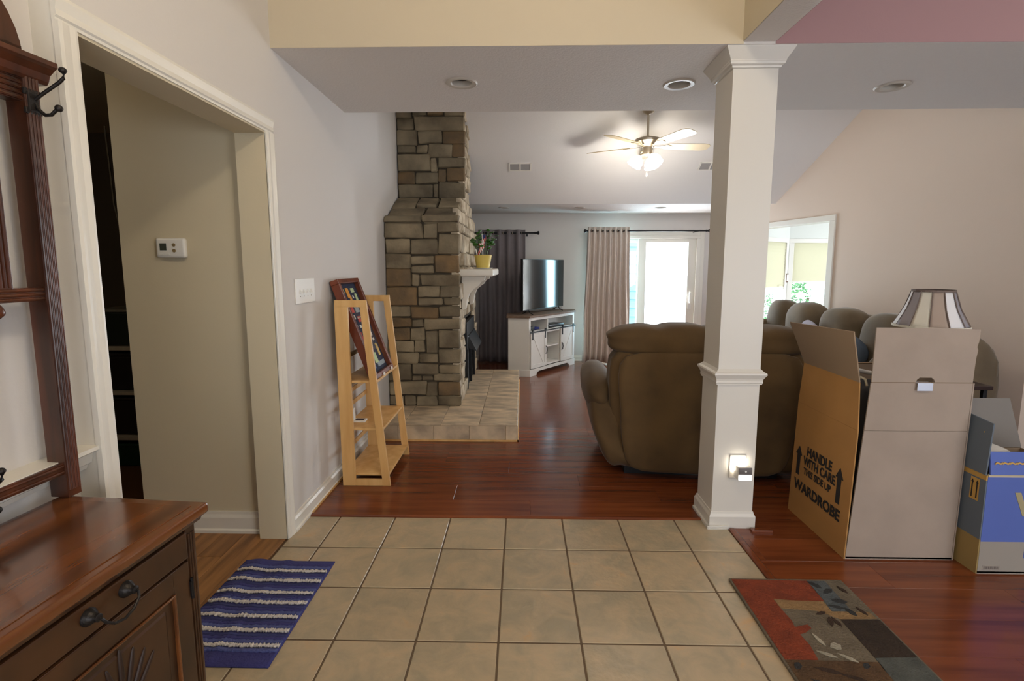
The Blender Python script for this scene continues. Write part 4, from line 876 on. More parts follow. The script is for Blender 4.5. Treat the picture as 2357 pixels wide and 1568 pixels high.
T = thing('television', 'flat black television on slim legs atop the white corner cabinet', 'television', (.0, 6.36, .778), math.atan2(7.20 - 6.32, .60 - .02))
def vobj(n, mb, m, **k): return obj(n, mb, m, T, world=False, **k)
vobj('panel', MB().box(.0, 1.07, -.012, .022, .050, .715), M['blackp'], bevel=.004)
vobj('screen', MB().box(.006, 1.064, -.0135, -.011, .062, .708), M['screen'])
for x in (.14, .93):
    vobj('leg', MB().tube([(x, .0, .06), (x - .02, -.05, .02), (x - .035, -.10, .005)], .006, 6).tube([(x, .0, .06), (x + .02, .06, .02), (x + .03, .10, .005)], .006, 6), M['black'], smooth=True)
tag(obj('receiver', MB().box(.50, .86, .03, .20, .576, .622), M['blackp'], None, bevel=.012, smooth=True), 'flat black receiver box in the right cubby of the white cabinet', 'receiver')
o_ = bpy.data.objects['receiver']; o_.matrix_world = ROOTM[tv.name]
t2 = thing('small_gadget', 'dark gadget with small blue cloth in the left cubby of the white cabinet', 'gadget', tuple(ROOTM[tv.name] @ Vector((.15, .10, .576))), TA)
obj('body', MB().box(-.08, .06, -.04, .05, 0, .05), M['blackp'], t2, world=False, bevel=.012)
obj('cloth', MB().pillow((.11, .0, .018), (.07, .05, .018), n=2.5, seg=6, noise=.08), mat_cached('blue_cloth', (60, 70, 140), .9), t2, world=False, smooth='all')
# ------------------------------------------------------------------ curtains and rods
def curtain(name, label, x0, x1, y, z0, z1, folds, amp, m, seed, flare=0.0, gaps=False):
    r = random.Random(seed); ph = [r.uniform(0, 6.28) for _ in range(3)]; nx_, nz = folds * 10, 14; q = MB()
    for j in range(nz + 1):
        v = j / nz; z = z1 + (z0 - z1) * v
        for i in range(nx_ + 1):
            u = i / nx_; fl_ = flare * v * (u - .6)
            x = x0 + (x1 - x0) * u + fl_ + .008 * math.sin(9 * v + 4 * u + ph[0]) * v
            d_ = amp * (.8 + .3 * v) * math.sin(2 * PI * folds * (u + .012 * math.sin(3 * v * 2 + 8 * u + ph[1]) * v)) + amp * .25 * math.sin(2 * PI * folds * .37 * u + ph[2]) * v
            q.v.append((x, y - d_, z))
    for j in range(nz):
        for i in range(nx_): a = j * (nx_ + 1) + i; q.f.append((a, a + 1, a + nx_ + 2, a + nx_ + 1)); q.mi.append(0)
    root = thing(name, label, 'curtain', ((x0 + x1) / 2, y, z0))
    o = obj('drape', q, m, root, smooth='all'); sm = o.modifiers.new('s', 'SOLIDIFY'); sm.thickness = .003
    for k in range(folds):
        for h in (.12, .62):
            u = (k + h) / folds; x = x0 + (x1 - x0) * u
            obj('grommet', MB().lathe([(.016, -.004), (.022, -.004), (.022, .004), (.016, .004)], (x, y + .0, z1 - .045), n=14, axis='x', cap=False), M['nickel'], root)
    return root
curtain('dark_curtain', 'charcoal grommet curtain behind the fireplace and media cabinet', -.62, .045, 7.17, .02, 1.915, 5, .034, M['dcurt'], 3)
curtain('light_curtain', 'taupe grommet curtain bunched at the left of the glass door', .925, 1.505, 7.12, .015, 1.945, 8, .036, M['lcurt'], 6, flare=.10)
def rod(label, x0, x1, y, z):
    t = thing('curtain_rod', label, 'curtain rod', ((x0 + x1) / 2, y, z), 0)
    obj('pole', MB().lathe([(.011, x0), (.011, x1)], (0, y, z), n=12, axis='x'), M['black'], t, smooth=True)
    for x, s_ in ((x0, -1), (x1, 1)):
        obj('finial', MB().lathe([(.012, x), (.016, x + s_ * .01), (.012, x + s_ * .03), (.022, x + s_ * .045), (.028, x + s_ * .06), (.022, x + s_ * .072), (.006, x + s_ * .076)], (0, y, z), n=16, axis='x'), M['black'], t, smooth=True)
    for x in (x0 + .10, x1 - .10): obj('bracket', MB().box(x - .008, x + .008, y, YB, z - .012, z - .002).box(x - .012, x + .012, YB - .006, YB, z - .04, z + .02), M['black'], t)
rod('black curtain rod above the dark curtain', -.85, .17, 7.17, 1.868)
rod('long black curtain rod above the sliding glass door', .94, 2.56, 7.12, 1.892)
# ------------------------------------------------------------------ ceiling fan
fx, fy, fz = 1.21, 5.02, 2.555
fan = thing('ceiling_fan', 'brushed nickel five-blade ceiling fan with lit glass shades', 'ceiling fan', (fx, fy, fz))
def fobj(n, mb, m, par=fan, **k): return obj(n, mb, m, par, world=False, **k)
fobj('downrod', MB().lathe([(.011, .10), (.011, .34)], n=12), M['nickel'], smooth=True)
fobj('canopy', MB().lathe([(.02, .29), (.05, .31), (.065, .34), (.068, .37)], n=24), M['nickel'], smooth=True)
fobj('motor_housing', MB().lathe([(.012, .10), (.02, .085), (.07, .078), (.118, .062), (.124, .05), (.120, .034), (.095, .018), (.06, .0), (.052, -.012)], n=36), M['nickel'], smooth=True)
for k in range(14):
    a = 2 * PI * k / 14; fobj('vent_slot', MB().box(.084, .094, -.005, .005, .004, .022), M['black'], fan) if False else None
fobj('switch_housing', MB().lathe([(.046, -.012), (.044, -.03), (.048, -.06), (.042, -.082), (.02, -.094)], n=28), M['nickel'], smooth=True)
bladem = mat('fan_blade', (214, 196, 158), .4)
for k in range(5):
    a = math.radians(6 + 72 * k); R_ = Matrix.Rotation(a, 4, 'Z') @ Matrix.Rotation(math.radians(-12), 4, 'X')
    def rot(mb): mb.v = [tuple(R_ @ Vector(v)) for v in mb.v]; return mb
    br = fobj('blade', rot(MB().prism([(.19, -.050), (.24, -.060), (.54, -.072), (.59, -.062), (.615, -.036), (.615, .036), (.59, .062), (.54, .072), (.24, .060), (.19, .050)], -.003, .003, axis='z')), bladem, bevel=.001)
    fobj('blade_iron', rot(MB().prism([(.07, -.014), (.12, -.012), (.15, -.03), (.19, -.045), (.24, -.02), (.245, 0), (.24, .02), (.19, .045), (.15, .03), (.12, .012), (.07, .014)], -.008, -.003, axis='z')), M['nickel'], br, bevel=.001)
lampg = mat('lit_frosted_glass', (255, 250, 240), .4, emit=(255, 240, 212), estr=9)
for k in range(3):
    a = math.radians(-90 + 25 + 120 * k); ux, uy_ = math.cos(a), math.sin(a)
    ar = fobj('light_arm', MB().tube([(.03 * ux, .03 * uy_, -.07), (.06 * ux, .06 * uy_, -.085), (.075 * ux, .075 * uy_, -.10)], .012, 10), M['nickel'], smooth=True)
    g = MB().lathe([(.02, 0), (.03, -.012), (.052, -.035), (.066, -.065), (.064, -.09), (.072, -.105), (.058, -.10), (.03, -.108), (.002, -.11)], n=24)
    R2 = Matrix.Translation((.07 * ux, .07 * uy_, -.095)) @ Matrix.Rotation(math.radians(-32), 4, Vector((-uy_, ux, 0)))
    g.v = [tuple(R2 @ Vector(v)) for v in g.v]
    fobj('glass_shade', g, lampg, ar, smooth='all')
fobj('pull_chain', MB().tube([(0, 0, -.09), (0, 0, -.25)], .0025, 6), M['nickel'])
fobj('chain_knob', MB().lathe([(.002, -.245), (.006, -.255), (.009, -.275), (.007, -.285), (.002, -.288)], n=12), mat('knob_wood', (226, 200, 160), .5), smooth=True)
point('fan_bulbs', (fx, fy - .02, fz - .33), 17, (1.0, .93, .84), .12)
# ------------------------------------------------------------------ loveseat with its back to the viewer
lv = thing('loveseat', 'brown microsuede reclining loveseat seen from behind, next to the column', 'sofa', (1.19, 3.14, 0), math.radians(-4))
def lobj(n, mb, m=None, par=lv, **k): return obj(n, mb, m or M['sofa'], par, world=False, smooth='all', **k)
def pucker(w, n_, dz):
    def f(v):
        t = v.z
        if v.z > 0:
            for k in range(n_ + 1):
                xx = -w + 2 * w * k / n_ ; d_ = (v.x - xx)
                t -= dz * math.exp(-(d_ / .05) ** 2) * (v.z / .1)
        return (v.x, v.y, t)
    return f
def backshape(v):   # narrower towards the foot
    t = (v.z + .42) / .84; k = .90 + .10 * min(1, max(0, t * 1.5)); return (v.x * k, v.y - .03 * t, v.z)
lobj('back_shell', MB().pillow((0, .15, .47), (.625, .13, .42), n=7, seg=14, noise=.006, seed=1, fn=backshape))
lobj('back_panel', MB().pillow((0, .035, .455), (.565, .055, .405), n=9, seg=14, noise=.008, seed=2, fn=backshape))
hd = lobj('head_roll', MB().pillow((-.0, .12, .925), (.635, .165, .105), n=3.6, seg=20, noise=.012, seed=3, fn=pucker(.635, 4, .020)))
for s_ in (-1, 1):
    lobj('arm', MB().pillow((s_ * .672, .52, .535), (.108, .47, .125), n=2.6, seg=14, noise=.02, seed=5 + s_))
    def side(v, s_=s_): t = (v.z + .26) / .52; return (v.x + s_ * (.005 - .14 * max(0, 1 - t) ** 2), v.y + .06 * t, v.z)
    lobj('side_panel', MB().pillow((s_ * .635, .46, .30), (.115, .47, .27), n=5, seg=12, noise=.015, seed=8 + s_, fn=side))
lobj('seat_cushion', MB().pillow((-.30, .55, .42), (.30, .40, .12), n=4, seg=10)); lobj('seat_cushion', MB().pillow((.30, .55, .42), (.30, .40, .12), n=4, seg=10))
lobj('base_skirt', MB().pillow((0, .47, .17), (.58, .44, .13), n=8, seg=8))
obj('base_gap_shade', MB().box(-.50, .50, .10, .86, .0, .06), M['black'], lv, world=False)  # black box stands in for the dark shaded gap under the loveseat
# ------------------------------------------------------------------ long sofa along the right wall
rs2 = thing('sofa', 'taupe microsuede sofa with plump back cushions along the right wall', 'sofa', (2.70, 4.4, 0))
def robj(n, mb, **k): return obj(n, mb, M['sofa2'], rs2, smooth='all', **k)
robj('back_frame', MB().pillow((3.0, 4.42, .52), (.13, 1.20, .46), n=5, seg=12, noise=.01))
for y, w in ((5.42, .22), (4.98, .29), (4.40, .29), (3.83, .29), (3.42, .18)):
    def bulge(v, w=w): return (v.x - .02 * (1 - (v.y / w) ** 2), v.y, v.z + .025 * (1 - (v.y / w) ** 2) * (1 if v.z > 0 else 0))
    robj('back_cushion', MB().pillow((2.85, y, .76 if w > .2 else .745), (.135, w, .26), n=3.0, seg=12, noise=.012, seed=int(y * 10), fn=bulge))
for y in (4.98, 4.40, 3.83): robj('seat_cushion', MB().pillow((2.48, y, .42), (.36, .285, .11), n=4, seg=10, noise=.01, seed=int(y * 7)))
robj('arm', MB().pillow((2.50, 5.48, .50), (.46, .14, .18), n=3, seg=12, noise=.02)); robj('arm', MB().pillow((2.52, 3.36, .50), (.46, .14, .18), n=3, seg=12, noise=.02))
robj('end_panel', MB().pillow((2.64, 3.27, .50), (.47, .07, .49), n=3.4, seg=14, noise=.01, fn=lambda v: (v.x, v.y, v.z - .20 * max(0, -v.x / .46) * (v.z > 0))))
robj('end_panel', MB().pillow((2.60, 5.58, .42), (.42, .06, .40), n=4, seg=10))
robj('base_skirt', MB().pillow((2.56, 4.42, .20), (.48, 1.12, .16), n=8, seg=10))
obj('base_gap_shade', MB().box(2.2, 2.95, 3.4, 5.4, 0, .06), M['black'], rs2)  # black box puts the shade of the gap below into the sofa base
def throwp(nm, lab, c, h, rot, col): 
    tag(obj(nm, MB().pillow(c, h, n=2.6, seg=10, noise=.04, seed=4, rot=rot), mat_cached(nm + lab[:4], col, .9), smooth='all'), lab, 'pillow')
throwp('throw_pillow', 'pale lavender-grey throw pillow leaning on the sofa back', (2.66, 4.62, .72), (.05, .19, .165), (.3, 'X'), (176, 174, 190))
throwp('throw_pillow', 'slate blue throw pillow on the sofa, nearer the lampshade', (2.64, 3.98, .665), (.05, .13, .17), (.35, 'X'), (76, 88, 104))
throwp('throw_pillow', 'cream throw pillow at the far arm of the long sofa', (2.56, 5.22, .62), (.12, .05, .13), (.2, 'Y'), (196, 184, 162))
# ------------------------------------------------------------------ end table and lamp
et = thing('end_table', 'dark slim end table behind the tall moving box', 'table', (2.44, 2.96, 0))
obj('table_top', MB().box(2.20, 2.675, 2.82, 3.10, .700, .724), mat_cached('espresso', (44, 28, 24), .35), et, bevel=.003)
for x in (2.215, 2.635):
    for y in (2.835, 3.065): obj('leg', MB().box(x, x + .022, y, y + .022, 0, .70), M['black'], et, bevel=.002)
obj('lower_shelf', MB().box(2.22, 2.65, 2.84, 3.08, .20, .215), mat_cached('espresso', (44, 28, 24), .35), et, bevel=.002)
lp = thing('table_lamp', 'table lamp with scalloped striped fabric shade above the tall box', 'lamp', (2.35, 2.90, .724))
obj('base', MB().lathe([(.07, 0), (.072, .012), (.03, .03), (.022, .06), (.05, .11), (.06, .16), (.04, .22), (.015, .26), (.010, .33), (.008, .50)], n=24), M['nickel'], lp, world=False, smooth=True)
NP = 12; RB, RT = .176, .098; ZB, ZT = .336, .538
stripe = ['sh_cream', 'sh_taupe', 'sh_cream', 'sh_taupe', 'sh_white', 'sh_grey', 'sh_cream', 'sh_taupe', 'sh_white', 'sh_grey', 'sh_cream', 'sh_taupe']
scol = {'sh_cream': (226, 220, 204), 'sh_taupe': (172, 154, 140), 'sh_grey': (160, 154, 158), 'sh_white': (232, 230, 230)}
for k in range(NP):
    a0 = 2 * PI * (k) / NP + .35; a1 = 2 * PI * (k + 1) / NP + .35; q = MB(); nu, nv = 5, 6
    for j in range(nv + 1):
        v = j / nv; r_ = RT + (RB - RT) * (v ** 1.0) - .010 * math.sin(PI * v); z = ZT + (ZB - ZT) * v
        for i in range(nu + 1):
            u = i / nu; a = a0 + (a1 - a0) * u; rr_ = r_ * (1 - .030 * math.sin(PI * u) * (1.0)); zz = z - (.010 * math.sin(PI * u) if j == nv else 0)
            q.v.append((rr_ * math.cos(a), rr_ * math.sin(a) * .98, zz + .012 * rr_ * math.cos(a) / RB * -0.3))
    for j in range(nv):
        for i in range(nu): p_ = j * (nu + 1) + i; q.f.append((p_, p_ + 1, p_ + nu + 2, p_ + nu + 1)); q.mi.append(0)
    o_ = obj('shade_panel', q, mat_cached(stripe[k], scol[stripe[k]], .8), lp, world=False, smooth='all'); sm = o_.modifiers.new('s', 'SOLIDIFY'); sm.thickness = .002
    obj('piping', MB().tube([(RT * math.cos(a0), RT * math.sin(a0), ZT), ((RT * .5 + RB * .5 - .010) * math.cos(a0), (RT * .5 + RB * .5 - .010) * math.sin(a0), (ZT + ZB) / 2), (RB * math.cos(a0), RB * math.sin(a0), ZB)], .0028, 5), mat_cached('piping', (120, 104, 96), .8), lp, world=False, smooth=True)
for r_, z in ((RT, ZT), (RB, ZB)):
    obj('rim_band', MB().lathe([(r_ - .002, z - .006), (r_ + .003, z - .006), (r_ + .003, z + .006), (r_ - .002, z + .006)], n=NP * 2, cap=False), mat_cached('piping', (120, 104, 96), .8) if z == ZT else mat_cached('sh_cream', scol['sh_cream'], .8), lp, world=False)
# ------------------------------------------------------------------ tall wardrobe box
wb = thing('wardrobe_box', 'tall open cardboard wardrobe box with raised flaps and black lettering', 'box', (1.81, 2.53, 0))
T_ = .006
def quad(p, n_, t=T_):   # thin board through four corners
    if n_:   # gently twisted board, subdivided
        P4 = [Vector(x) for x in p]; nn = (P4[1] - P4[0]).cross(P4[3] - P4[0]).normalized() * t; m_ = MB()
        for o_ in (Vector((0, 0, 0)), nn):
            for j in range(n_ + 1):
                for i in range(n_ + 1): m_.v.append(tuple(P4[0].lerp(P4[1], i / n_).lerp(P4[3].lerp(P4[2], i / n_), j / n_) + o_))
        K = (n_ + 1) ** 2; g = lambda i, j, l=0: l * K + j * (n_ + 1) + i
        for j in range(n_):
            for i in range(n_): m_.f += [(g(i, j), g(i, j + 1), g(i + 1, j + 1), g(i + 1, j)), (g(i, j, 1), g(i + 1, j, 1), g(i + 1, j + 1, 1), g(i, j + 1, 1))]
        for i in range(n_): m_.f += [(g(i, 0), g(i + 1, 0), g(i + 1, 0, 1), g(i, 0, 1)), (g(i + 1, n_), g(i, n_), g(i, n_, 1), g(i + 1, n_, 1)), (g(0, i + 1), g(0, i), g(0, i, 1), g(0, i + 1, 1)), (g(n_, i), g(n_, i + 1), g(n_, i + 1, 1), g(n_, i, 1))]
        m_.mi = [0] * len(m_.f); return m_
    nn = (Vector(p[1]) - Vector(p[0])).cross(Vector(p[3]) - Vector(p[0])).normalized() * t
    a = [Vector(x) for x in p]; b_ = [x + nn for x in a]
    return MB().add(a + b_, [(0, 1, 2, 3), (7, 6, 5, 4), (0, 4, 5, 1), (1, 5, 6, 2), (2, 6, 7, 3), (3, 7, 4, 0)])
YF, YK = 2.283, 2.79
# front wall with a hand hole on the crease: built as strips
def fpt(x, z): # front wall bows: x range grows with height
    t = z / .868; xl = 1.558 + .052 * t; xr = 2.060 + .010 * t; return (xl + (xr - xl) * x, YF, z)
obj('front_wall', MB().add([], []).add([fpt(0, 0), fpt(1, 0), fpt(1, .638), fpt(0, .638)] + [(p[0], p[1] + T_, p[2]) for p in (fpt(0, 0), fpt(1, 0), fpt(1, .638), fpt(0, .638))], [(0, 1, 2, 3), (7, 6, 5, 4), (0, 4, 5, 1), (1, 5, 6, 2), (2, 6, 7, 3), (3, 7, 4, 0)]), M['card'], wb)
obj('front_upper', MB().add([fpt(0, .6395), fpt(1, .6395), fpt(1, .866), fpt(0, .866)] + [(p[0], p[1] + T_, p[2]) for p in (fpt(0, .6395), fpt(1, .6395), fpt(1, .866), fpt(0, .866))], [(0, 1, 2, 3), (7, 6, 5, 4), (0, 4, 5, 1), (1, 5, 6, 2), (2, 6, 7, 3), (3, 7, 4, 0)]), M['card'], wb)
# front flap: outline with the hand-hole notch cut at its foot and slightly torn right edge
HX0, HX1, HT_ = 1.812, 1.898, .893
fl_ = [(1.612, .870), (HX0 + .0, .870), (HX0 + .004, .882), (HX0 + .016, .892), (HX1 - .016, .892), (HX1 - .004, .882), (HX1, .870), (2.070, .870), (2.071, .93), (2.073, .985), (2.078, 1.02), (2.072, 1.035), (2.078, 1.06), (2.080, 1.115), (1.90, 1.120), (1.614, 1.123)]
obj('front_flap', MB().prism(fl_, YF + .001, YF + .001 + T_, axis='y'), M['card'], wb)
obj('crease', MB().box(1.612, 2.07, YF + .0015, YF + .006, .8655, .8705), mat_cached('crease', (120, 100, 80), .9), wb)
obj('hanger_tab', MB().box(1.812, 1.882, YF - .012, YF - .009, .832, .868).box(1.812, 1.882, YF - .012, YF + .02, .866, .869), mat_cached('bright_tin', (214, 222, 240), .3, metal=.25), wb, bevel=.002)
obj('hanger_bar', MB().tube([(1.79, YF + .03, .872), (1.625, YF + .25, .893)], .010, 12), M['silver'], wb, smooth=True)
obj('hanger_hook', MB().tube([(1.66, YF + .10, .83), (1.65, YF + .10, .86), (1.635, YF + .11, .87), (1.625, YF + .12, .85), (1.64, YF + .13, .81), (1.60, YF + .2, .77)], .006, 8), mat_cached('cream_plastic', (214, 204, 176), .4), wb, smooth=True)
# left wall leans a little outwards above the slit
obj('left_wall', quad([(1.557, YK, 0), (1.557, YF, 0), (1.572, YF, .638), (1.575, YK, .638)], 0), M['cardo'], wb)
obj('left_upper', quad([(1.575, YK, .6385), (1.572, YF, .6385), (1.588, YF + .04, .858), (1.592, YK, .862)], 0), M['cardo'], wb)
obj('left_flap', quad([(1.592, YK, .864), (1.588, YF + .04, .860), (1.552, YF + .055, 1.098), (1.502, YK + .01, 1.092)], 8), M['cardi'], wb, smooth=True)
obj('right_wall', quad([(2.062, YF, 0), (2.062, YK, 0), (2.072, YK, .866), (2.072, YF, .866)], 0), M['card'], wb)
obj('right_flap', quad([(2.072, YF + .02, .868), (2.072, YK, .868), (2.078, YK, 1.05), (2.076, YF + .05, 1.05)], 0), M['cardi'], wb)
obj('rear_wall', quad([(2.062, YK, 0), (1.557, YK, 0), (1.592, YK, .864), (2.072, YK, .866)], 0), M['card'], wb)
obj('rear_flap', quad([(2.072, YK, .866), (1.66, YK, .866), (1.72, YK + .09, .74), (2.07, YK + .09, .74)], 0), M['cardi'], wb)
obj('box_floor', MB().box(1.56, 2.06, YF, YK, .004, .012), M['cardi'], wb)
# lettering on the left wall: text runs from the far corner to the near corner
def wtxt(s, y, z, size, sx=1.0, bold=.0):
    x = 1.557 + .015 * (z / .638) + .0008
    f4 = frame4((x - .0085, y, z), (0, -1, 0), (.0235, 0, 1))
    m_ = text_mb(s, size, f4, .0006, bold, sx); obj('lettering', m_, M['ink'], wb)
wtxt('HANDLE', 2.545, .395, .070, .80, .0022); wtxt('WITH CARE', 2.540, .336, .066, .78, .002); wtxt('THIS SIDE UP', 2.550, .280, .052, .80, .0012); wtxt('WARDROBE', 2.545, .180, .076, .96, .0026)
for y, k in ((2.372, .95), (2.728, .85)):
    y = min(y, 2.755)
    ar = [(-.018, .0), (.018, .0), (.018, .135), (.036, .135), (0, .19), (-.036, .135), (-.018, .135)]
    pts = [(1.557 + .015 * ((.228 + b_ * k) / .638), y + a * .8, .238 + b_ * k) for a, b_ in ar]
    n_ = len(pts); mb = MB().add([(p[0] - .0078, p[1], p[2]) for p in pts] + [(p[0] - .0055, p[1], p[2]) for p in pts], [tuple(range(n_)), tuple(range(2 * n_ - 1, n_ - 1, -1))] + [(i, (i + 1) % n_, n_ + (i + 1) % n_, n_ + i) for i in range(n_)])
    obj('arrow', mb, M['ink'], wb)
# dark clothes packed inside
obj('packed_clothes', MB().pillow((1.83, 2.55, .44), (.20, .20, .36), n=5, seg=12, noise=.03), mat_cached('dark_clothes', (40, 38, 40), .95), wb, smooth='all')
# ------------------------------------------------------------------ blue moving box
bb = thing('moving_box', 'open blue and grey cardboard moving box at the right edge', 'box', (2.34, 2.4, 0))
X0, X1, Yn, Yf = 2.088, 2.60, 2.178, 2.56; HB = .462
obj('front_lower', MB().box(X0, X1, Yn, Yn + T_, 0, .156), mat_cached('grey_board', (150, 142, 132), .85), bb)
obj('front_print', MB().box(X0, X1, Yn, Yn + T_, .156, HB), M['blue'], bb)
obj('side_lower', MB().box(X0 - T_, X0, Yn + .001, Yf, 0, .165), M['yell'] if False else mat_cached('kraft_dull', (150, 126, 76), .85), bb)
obj('side_print', MB().box(X0 - T_, X0, Yn + .001, Yf, .165, .445), M['grayc'], bb)
obj('side_band', MB().box(X0 - T_ - .0002, X0, Yn + .001, Yf, .445, HB + .006), M['yell'], bb)
obj('side_flap', quad([(X0 - .003, Yf - .08, HB + .007), (X0 - .003, Yn + .004, HB + .007), (X0 + .012, Yn + .010, .705), (X0 + .0, Yf - .08, .742)], 0), M['grayc'], bb)
obj('front_flap', quad([(X0 + .004, Yn, HB + .012), (X1, Yn, HB + .012), (X1 - .004, Yn + .02, .574), (X0 + .010, Yn + .02, .574)], 0), M['blue'], bb)
obj('fold_strip', MB().box(X0 + .002, X1, Yn - .0005, Yn + T_, HB, HB + .013), mat_cached('kraft_pale', (196, 182, 154), .85), bb)
obj('rear_wall', MB().box(X0, X1, Yf - T_, Yf, 0, HB), M['cardi'], bb)
obj('rear_flap', quad([(X0 + .01, Yf, HB), (X1, Yf, HB), (X1, Yf + .09, .700), (X0 + .02, Yf + .09, .700)], 0), mat_cached('grey_board_dull', (128, 122, 116), .88), bb)
obj('right_wall', MB().box(X1 - T_, X1, Yn, Yf, 0, HB), M['cardi'], bb)
obj('inner_flap', quad([(X0 + .03, Yf - .06, HB), (X0 + .30, Yf - .06, HB), (X0 + .28, Yf - .03, .575), (X0 + .03, Yf - .03, .575)], 0), mat_cached('grey_board', (150, 142, 132), .85), bb)
obj('box_floor', MB().box(X0, X1, Yn, Yf, .004, .012), M['cardi'], bb)
def ftx(s, x, z, size, m, dy=0.0, bold=0.0): obj('lettering', text_mb(s, size, frame4((x, Yn - .0008 + dy, z), (1, 0, 0), (0, 0, 1)), .0006, bold), m, bb)
ftx('W', 2.298, .330, .145, mat_cached('khaki_ink', (160, 148, 112), .8), bold=.006)
ftx('Me', 2.315, .095, .048, M['blue'], bold=.002)
obj('lettering', text_mb('~~~~~~', .055, frame4((2.21, Yn + .0015, .528), (1, 0, 0), (0, .15, 1)), .0006, .0015), M['yell'], bb)
bc = obj('barcode', MB().box(2.108, 2.190, Yn - .0012, Yn, .020, .040), mat_cached('barcode_base', (150, 140, 130), .8), bb)
rb_ = random.Random(3); x = 2.113
while x < 2.184:
    w = rb_.choice((.0012, .002, .003)); obj('bar', MB().box(x, x + w, Yn - .0016, Yn - .001, .023, .037), mat_cached('bar_ink', (96, 86, 80), .8), bc); x += w + rb_.choice((.0016, .0026))
lb = obj('arrow_label', MB().box(X0 - T_ - .0012, X0 - T_, 2.208, 2.252, .335, .438), M['yell'], bb)
for y in (2.218, 2.242):
    obj('label_arrow', MB().box(X0 - T_ - .0020, X0 - T_ - .001, y - .003, y + .003, .345, .415).prism([(y - .007, .414), (y + .007, .414), (y, .430)], X0 - T_ - .0020, X0 - T_ - .001, axis='x'), M['ink'], lb)
for s, z in (('ry', .655), ('nts', .615)):
    obj('lettering', text_mb(s, .040, frame4((X0 + .003 - .0012, 2.235, z), (0, -1, .0), (.05, 0, 1)), .0008), M['yell'], bb)
tag(obj('folded_paper', MB().pillow((2.21, 2.36, .52), (.09, .10, .035), n=3, seg=8, noise=.03), M['white'], smooth='all'), 'white rolled item peeking out of the blue moving box', 'paper')
tag(obj('packed_bag', MB().pillow((2.36, 2.40, .26), (.18, .15, .22), n=4, seg=8, noise=.04), mat_cached('packed_bag', (110, 104, 96), .8), smooth='all'), 'grey bag packed at the bottom of the blue moving box', 'bag')
# ------------------------------------------------------------------ sunroom furniture and garden
dt = thing('glass_table', 'glass-topped dining table with dark legs in the sunroom', 'table', (3.95, 6.9, 0))
obj('glass_top', MB().box(3.60, 4.5, 6.6, 7.5, .705, .717), mat_cached('table_glass', (150, 170, 180), .1), dt, bevel=.003)
for x in (3.66, 4.4):
    for y in (6.66, 7.4): obj('leg', MB().box(x, x + .05, y, y + .05, 0, .705), mat_cached('espresso', (44, 28, 24), .35), dt, bevel=.004)
ch = thing('dining_chair', 'dark wooden dining chair with pierced splat by the sunroom table', 'chair', (3.52, 6.35, 0), math.radians(-18))
dkw = mat_cached('espresso', (44, 28, 24), .35)
for x in (-.155, .155):
    obj('rear_leg', MB().tube([(x, .0, 0), (x, .0, .45), (x, -.02, .70), (x * .97, -.06, .93)], .016, 8), dkw, ch, world=False, smooth=True)
    obj('front_leg', MB().box(x - .016, x + .016, .36, .392, 0, .44), dkw, ch, world=False, bevel=.003)
obj('seat', MB().box(-.19, .19, -.01, .41, .43, .465), mat_cached('purple_cushion', (72, 40, 150), .85), ch, world=False, bevel=.012, smooth=True)
obj('top_rail', MB().hexa([(-.16, -.062, .86), (.16, -.062, .86), (.16, -.040, .86), (-.16, -.040, .86), (-.165, -.075, .935), (.165, -.075, .935), (.165, -.053, .935), (-.165, -.053, .935)]), dkw, ch, world=False, bevel=.004)
obj('lower_rail', MB().box(-.15, .15, -.012, .008, .50, .53), dkw, ch, world=False, bevel=.003)
for x in (-.055, .025): obj('splat', MB().hexa([(x, -.006, .52), (x + .03, -.006, .52), (x + .03, .004, .52), (x, .004, .52), (x, -.058, .87), (x + .03, -.058, .87), (x + .03, -.048, .87), (x, -.048, .87)]), dkw, ch, world=False)
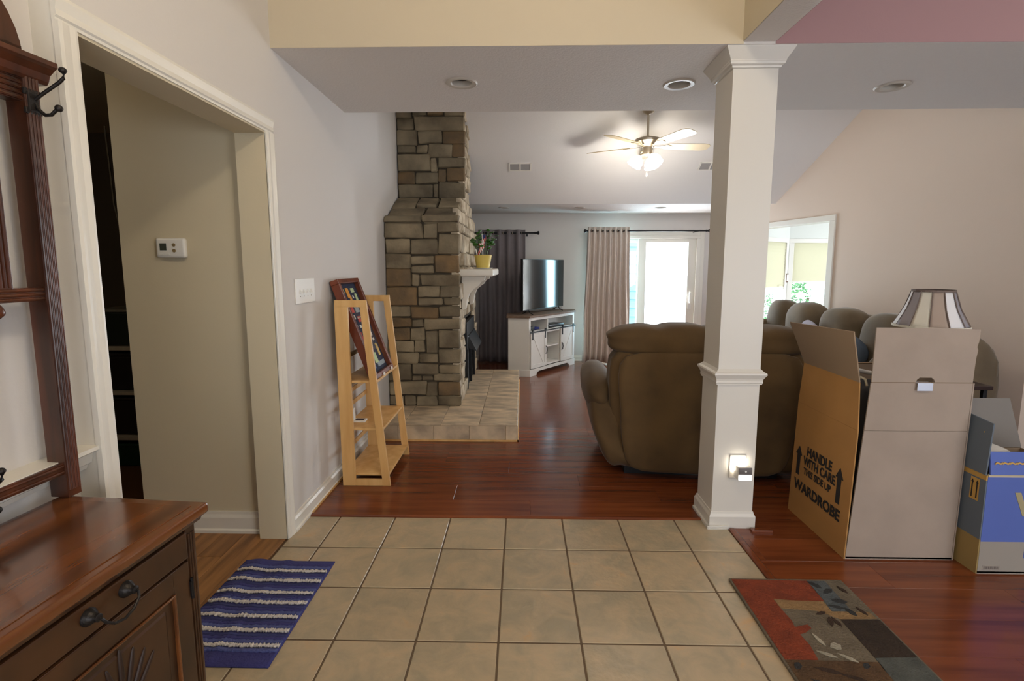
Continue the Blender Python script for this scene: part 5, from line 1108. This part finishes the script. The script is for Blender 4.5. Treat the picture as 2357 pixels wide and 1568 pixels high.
tag(obj('purple_bag', MB().pillow((3.58, 6.50, .63), (.11, .10, .16), n=3.5, seg=8, noise=.05), mat_cached('purple_cushion', (72, 40, 150), .85), smooth='all'), 'bright purple bag lying on the sunroom chair', 'bag')
pc = thing('small_picture', 'tiny framed picture on the sunroom wall between the two windows', 'picture', (4.45, 8.56, 1.2))
p_ = A0 + U * (LEN - .06)
obj('frame', diag(LEN - .115, LEN - .025, -.016, -.002, 1.13, 1.28, MB()), mat_cached('umber_frame', (110, 84, 68), .5), pc, bevel=.003)
obj('picture', diag(LEN - .10, LEN - .04, -.019, -.015, 1.15, 1.26, MB()), M['white'], pc)
rr = random.Random(21)
bu = thing('garden_bush', 'green bush with white blooms outside the sunroom window', 'bush', (6.3, 11.2, -.1))
lm = MB()
for k in range(2600):
    a, t, r_ = rr.uniform(0, 6.283), rr.uniform(-.4, 1), rr.uniform(.55, 1) ** .5
    c = Vector((6.3 + math.cos(a) * math.sqrt(max(0, 1 - t * t)) * .95 * r_, 11.2 + math.sin(a) * math.sqrt(max(0, 1 - t * t)) * .6 * r_, .35 + t * .80 * r_))
    d_ = Vector((rr.uniform(-1, 1), rr.uniform(-1, 1), rr.uniform(-.6, 1))).normalized(); e = d_.cross(Vector((rr.uniform(-1, 1), rr.uniform(-1, 1), rr.uniform(-1, 1)))).normalized()
    L_ = rr.uniform(.05, .10); lm.add([c, c + d_ * L_ * .5 + e * L_ * .25, c + d_ * L_, c + d_ * L_ * .5 - e * L_ * .25], [(0, 1, 2, 3)])
obj('foliage', lm, mat('bush_leaf', (96, 158, 96), .6, var=.5, vscale=6), bu, kind='stuff')
obj('stem', MB().tube([(6.3, 11.2, -.1), (6.28, 11.2, .3), (6.35, 11.2, .7)], .03, 6), mat_cached('bark', (90, 76, 60), .9), bu)
for k in range(16):
    a = rr.uniform(3.4, 6.0); t = rr.uniform(-.2, .8)
    c = (6.3 + math.cos(a) * math.sqrt(1 - t * t) * .95, 11.2 + math.sin(a) * math.sqrt(1 - t * t) * .62, .35 + t * .8)
    obj('bloom', MB().pillow(c, (.09, .05, .065), n=2, seg=5, noise=.15, seed=k), mat_cached('bloom', (250, 250, 246), .8), bu, smooth='all')
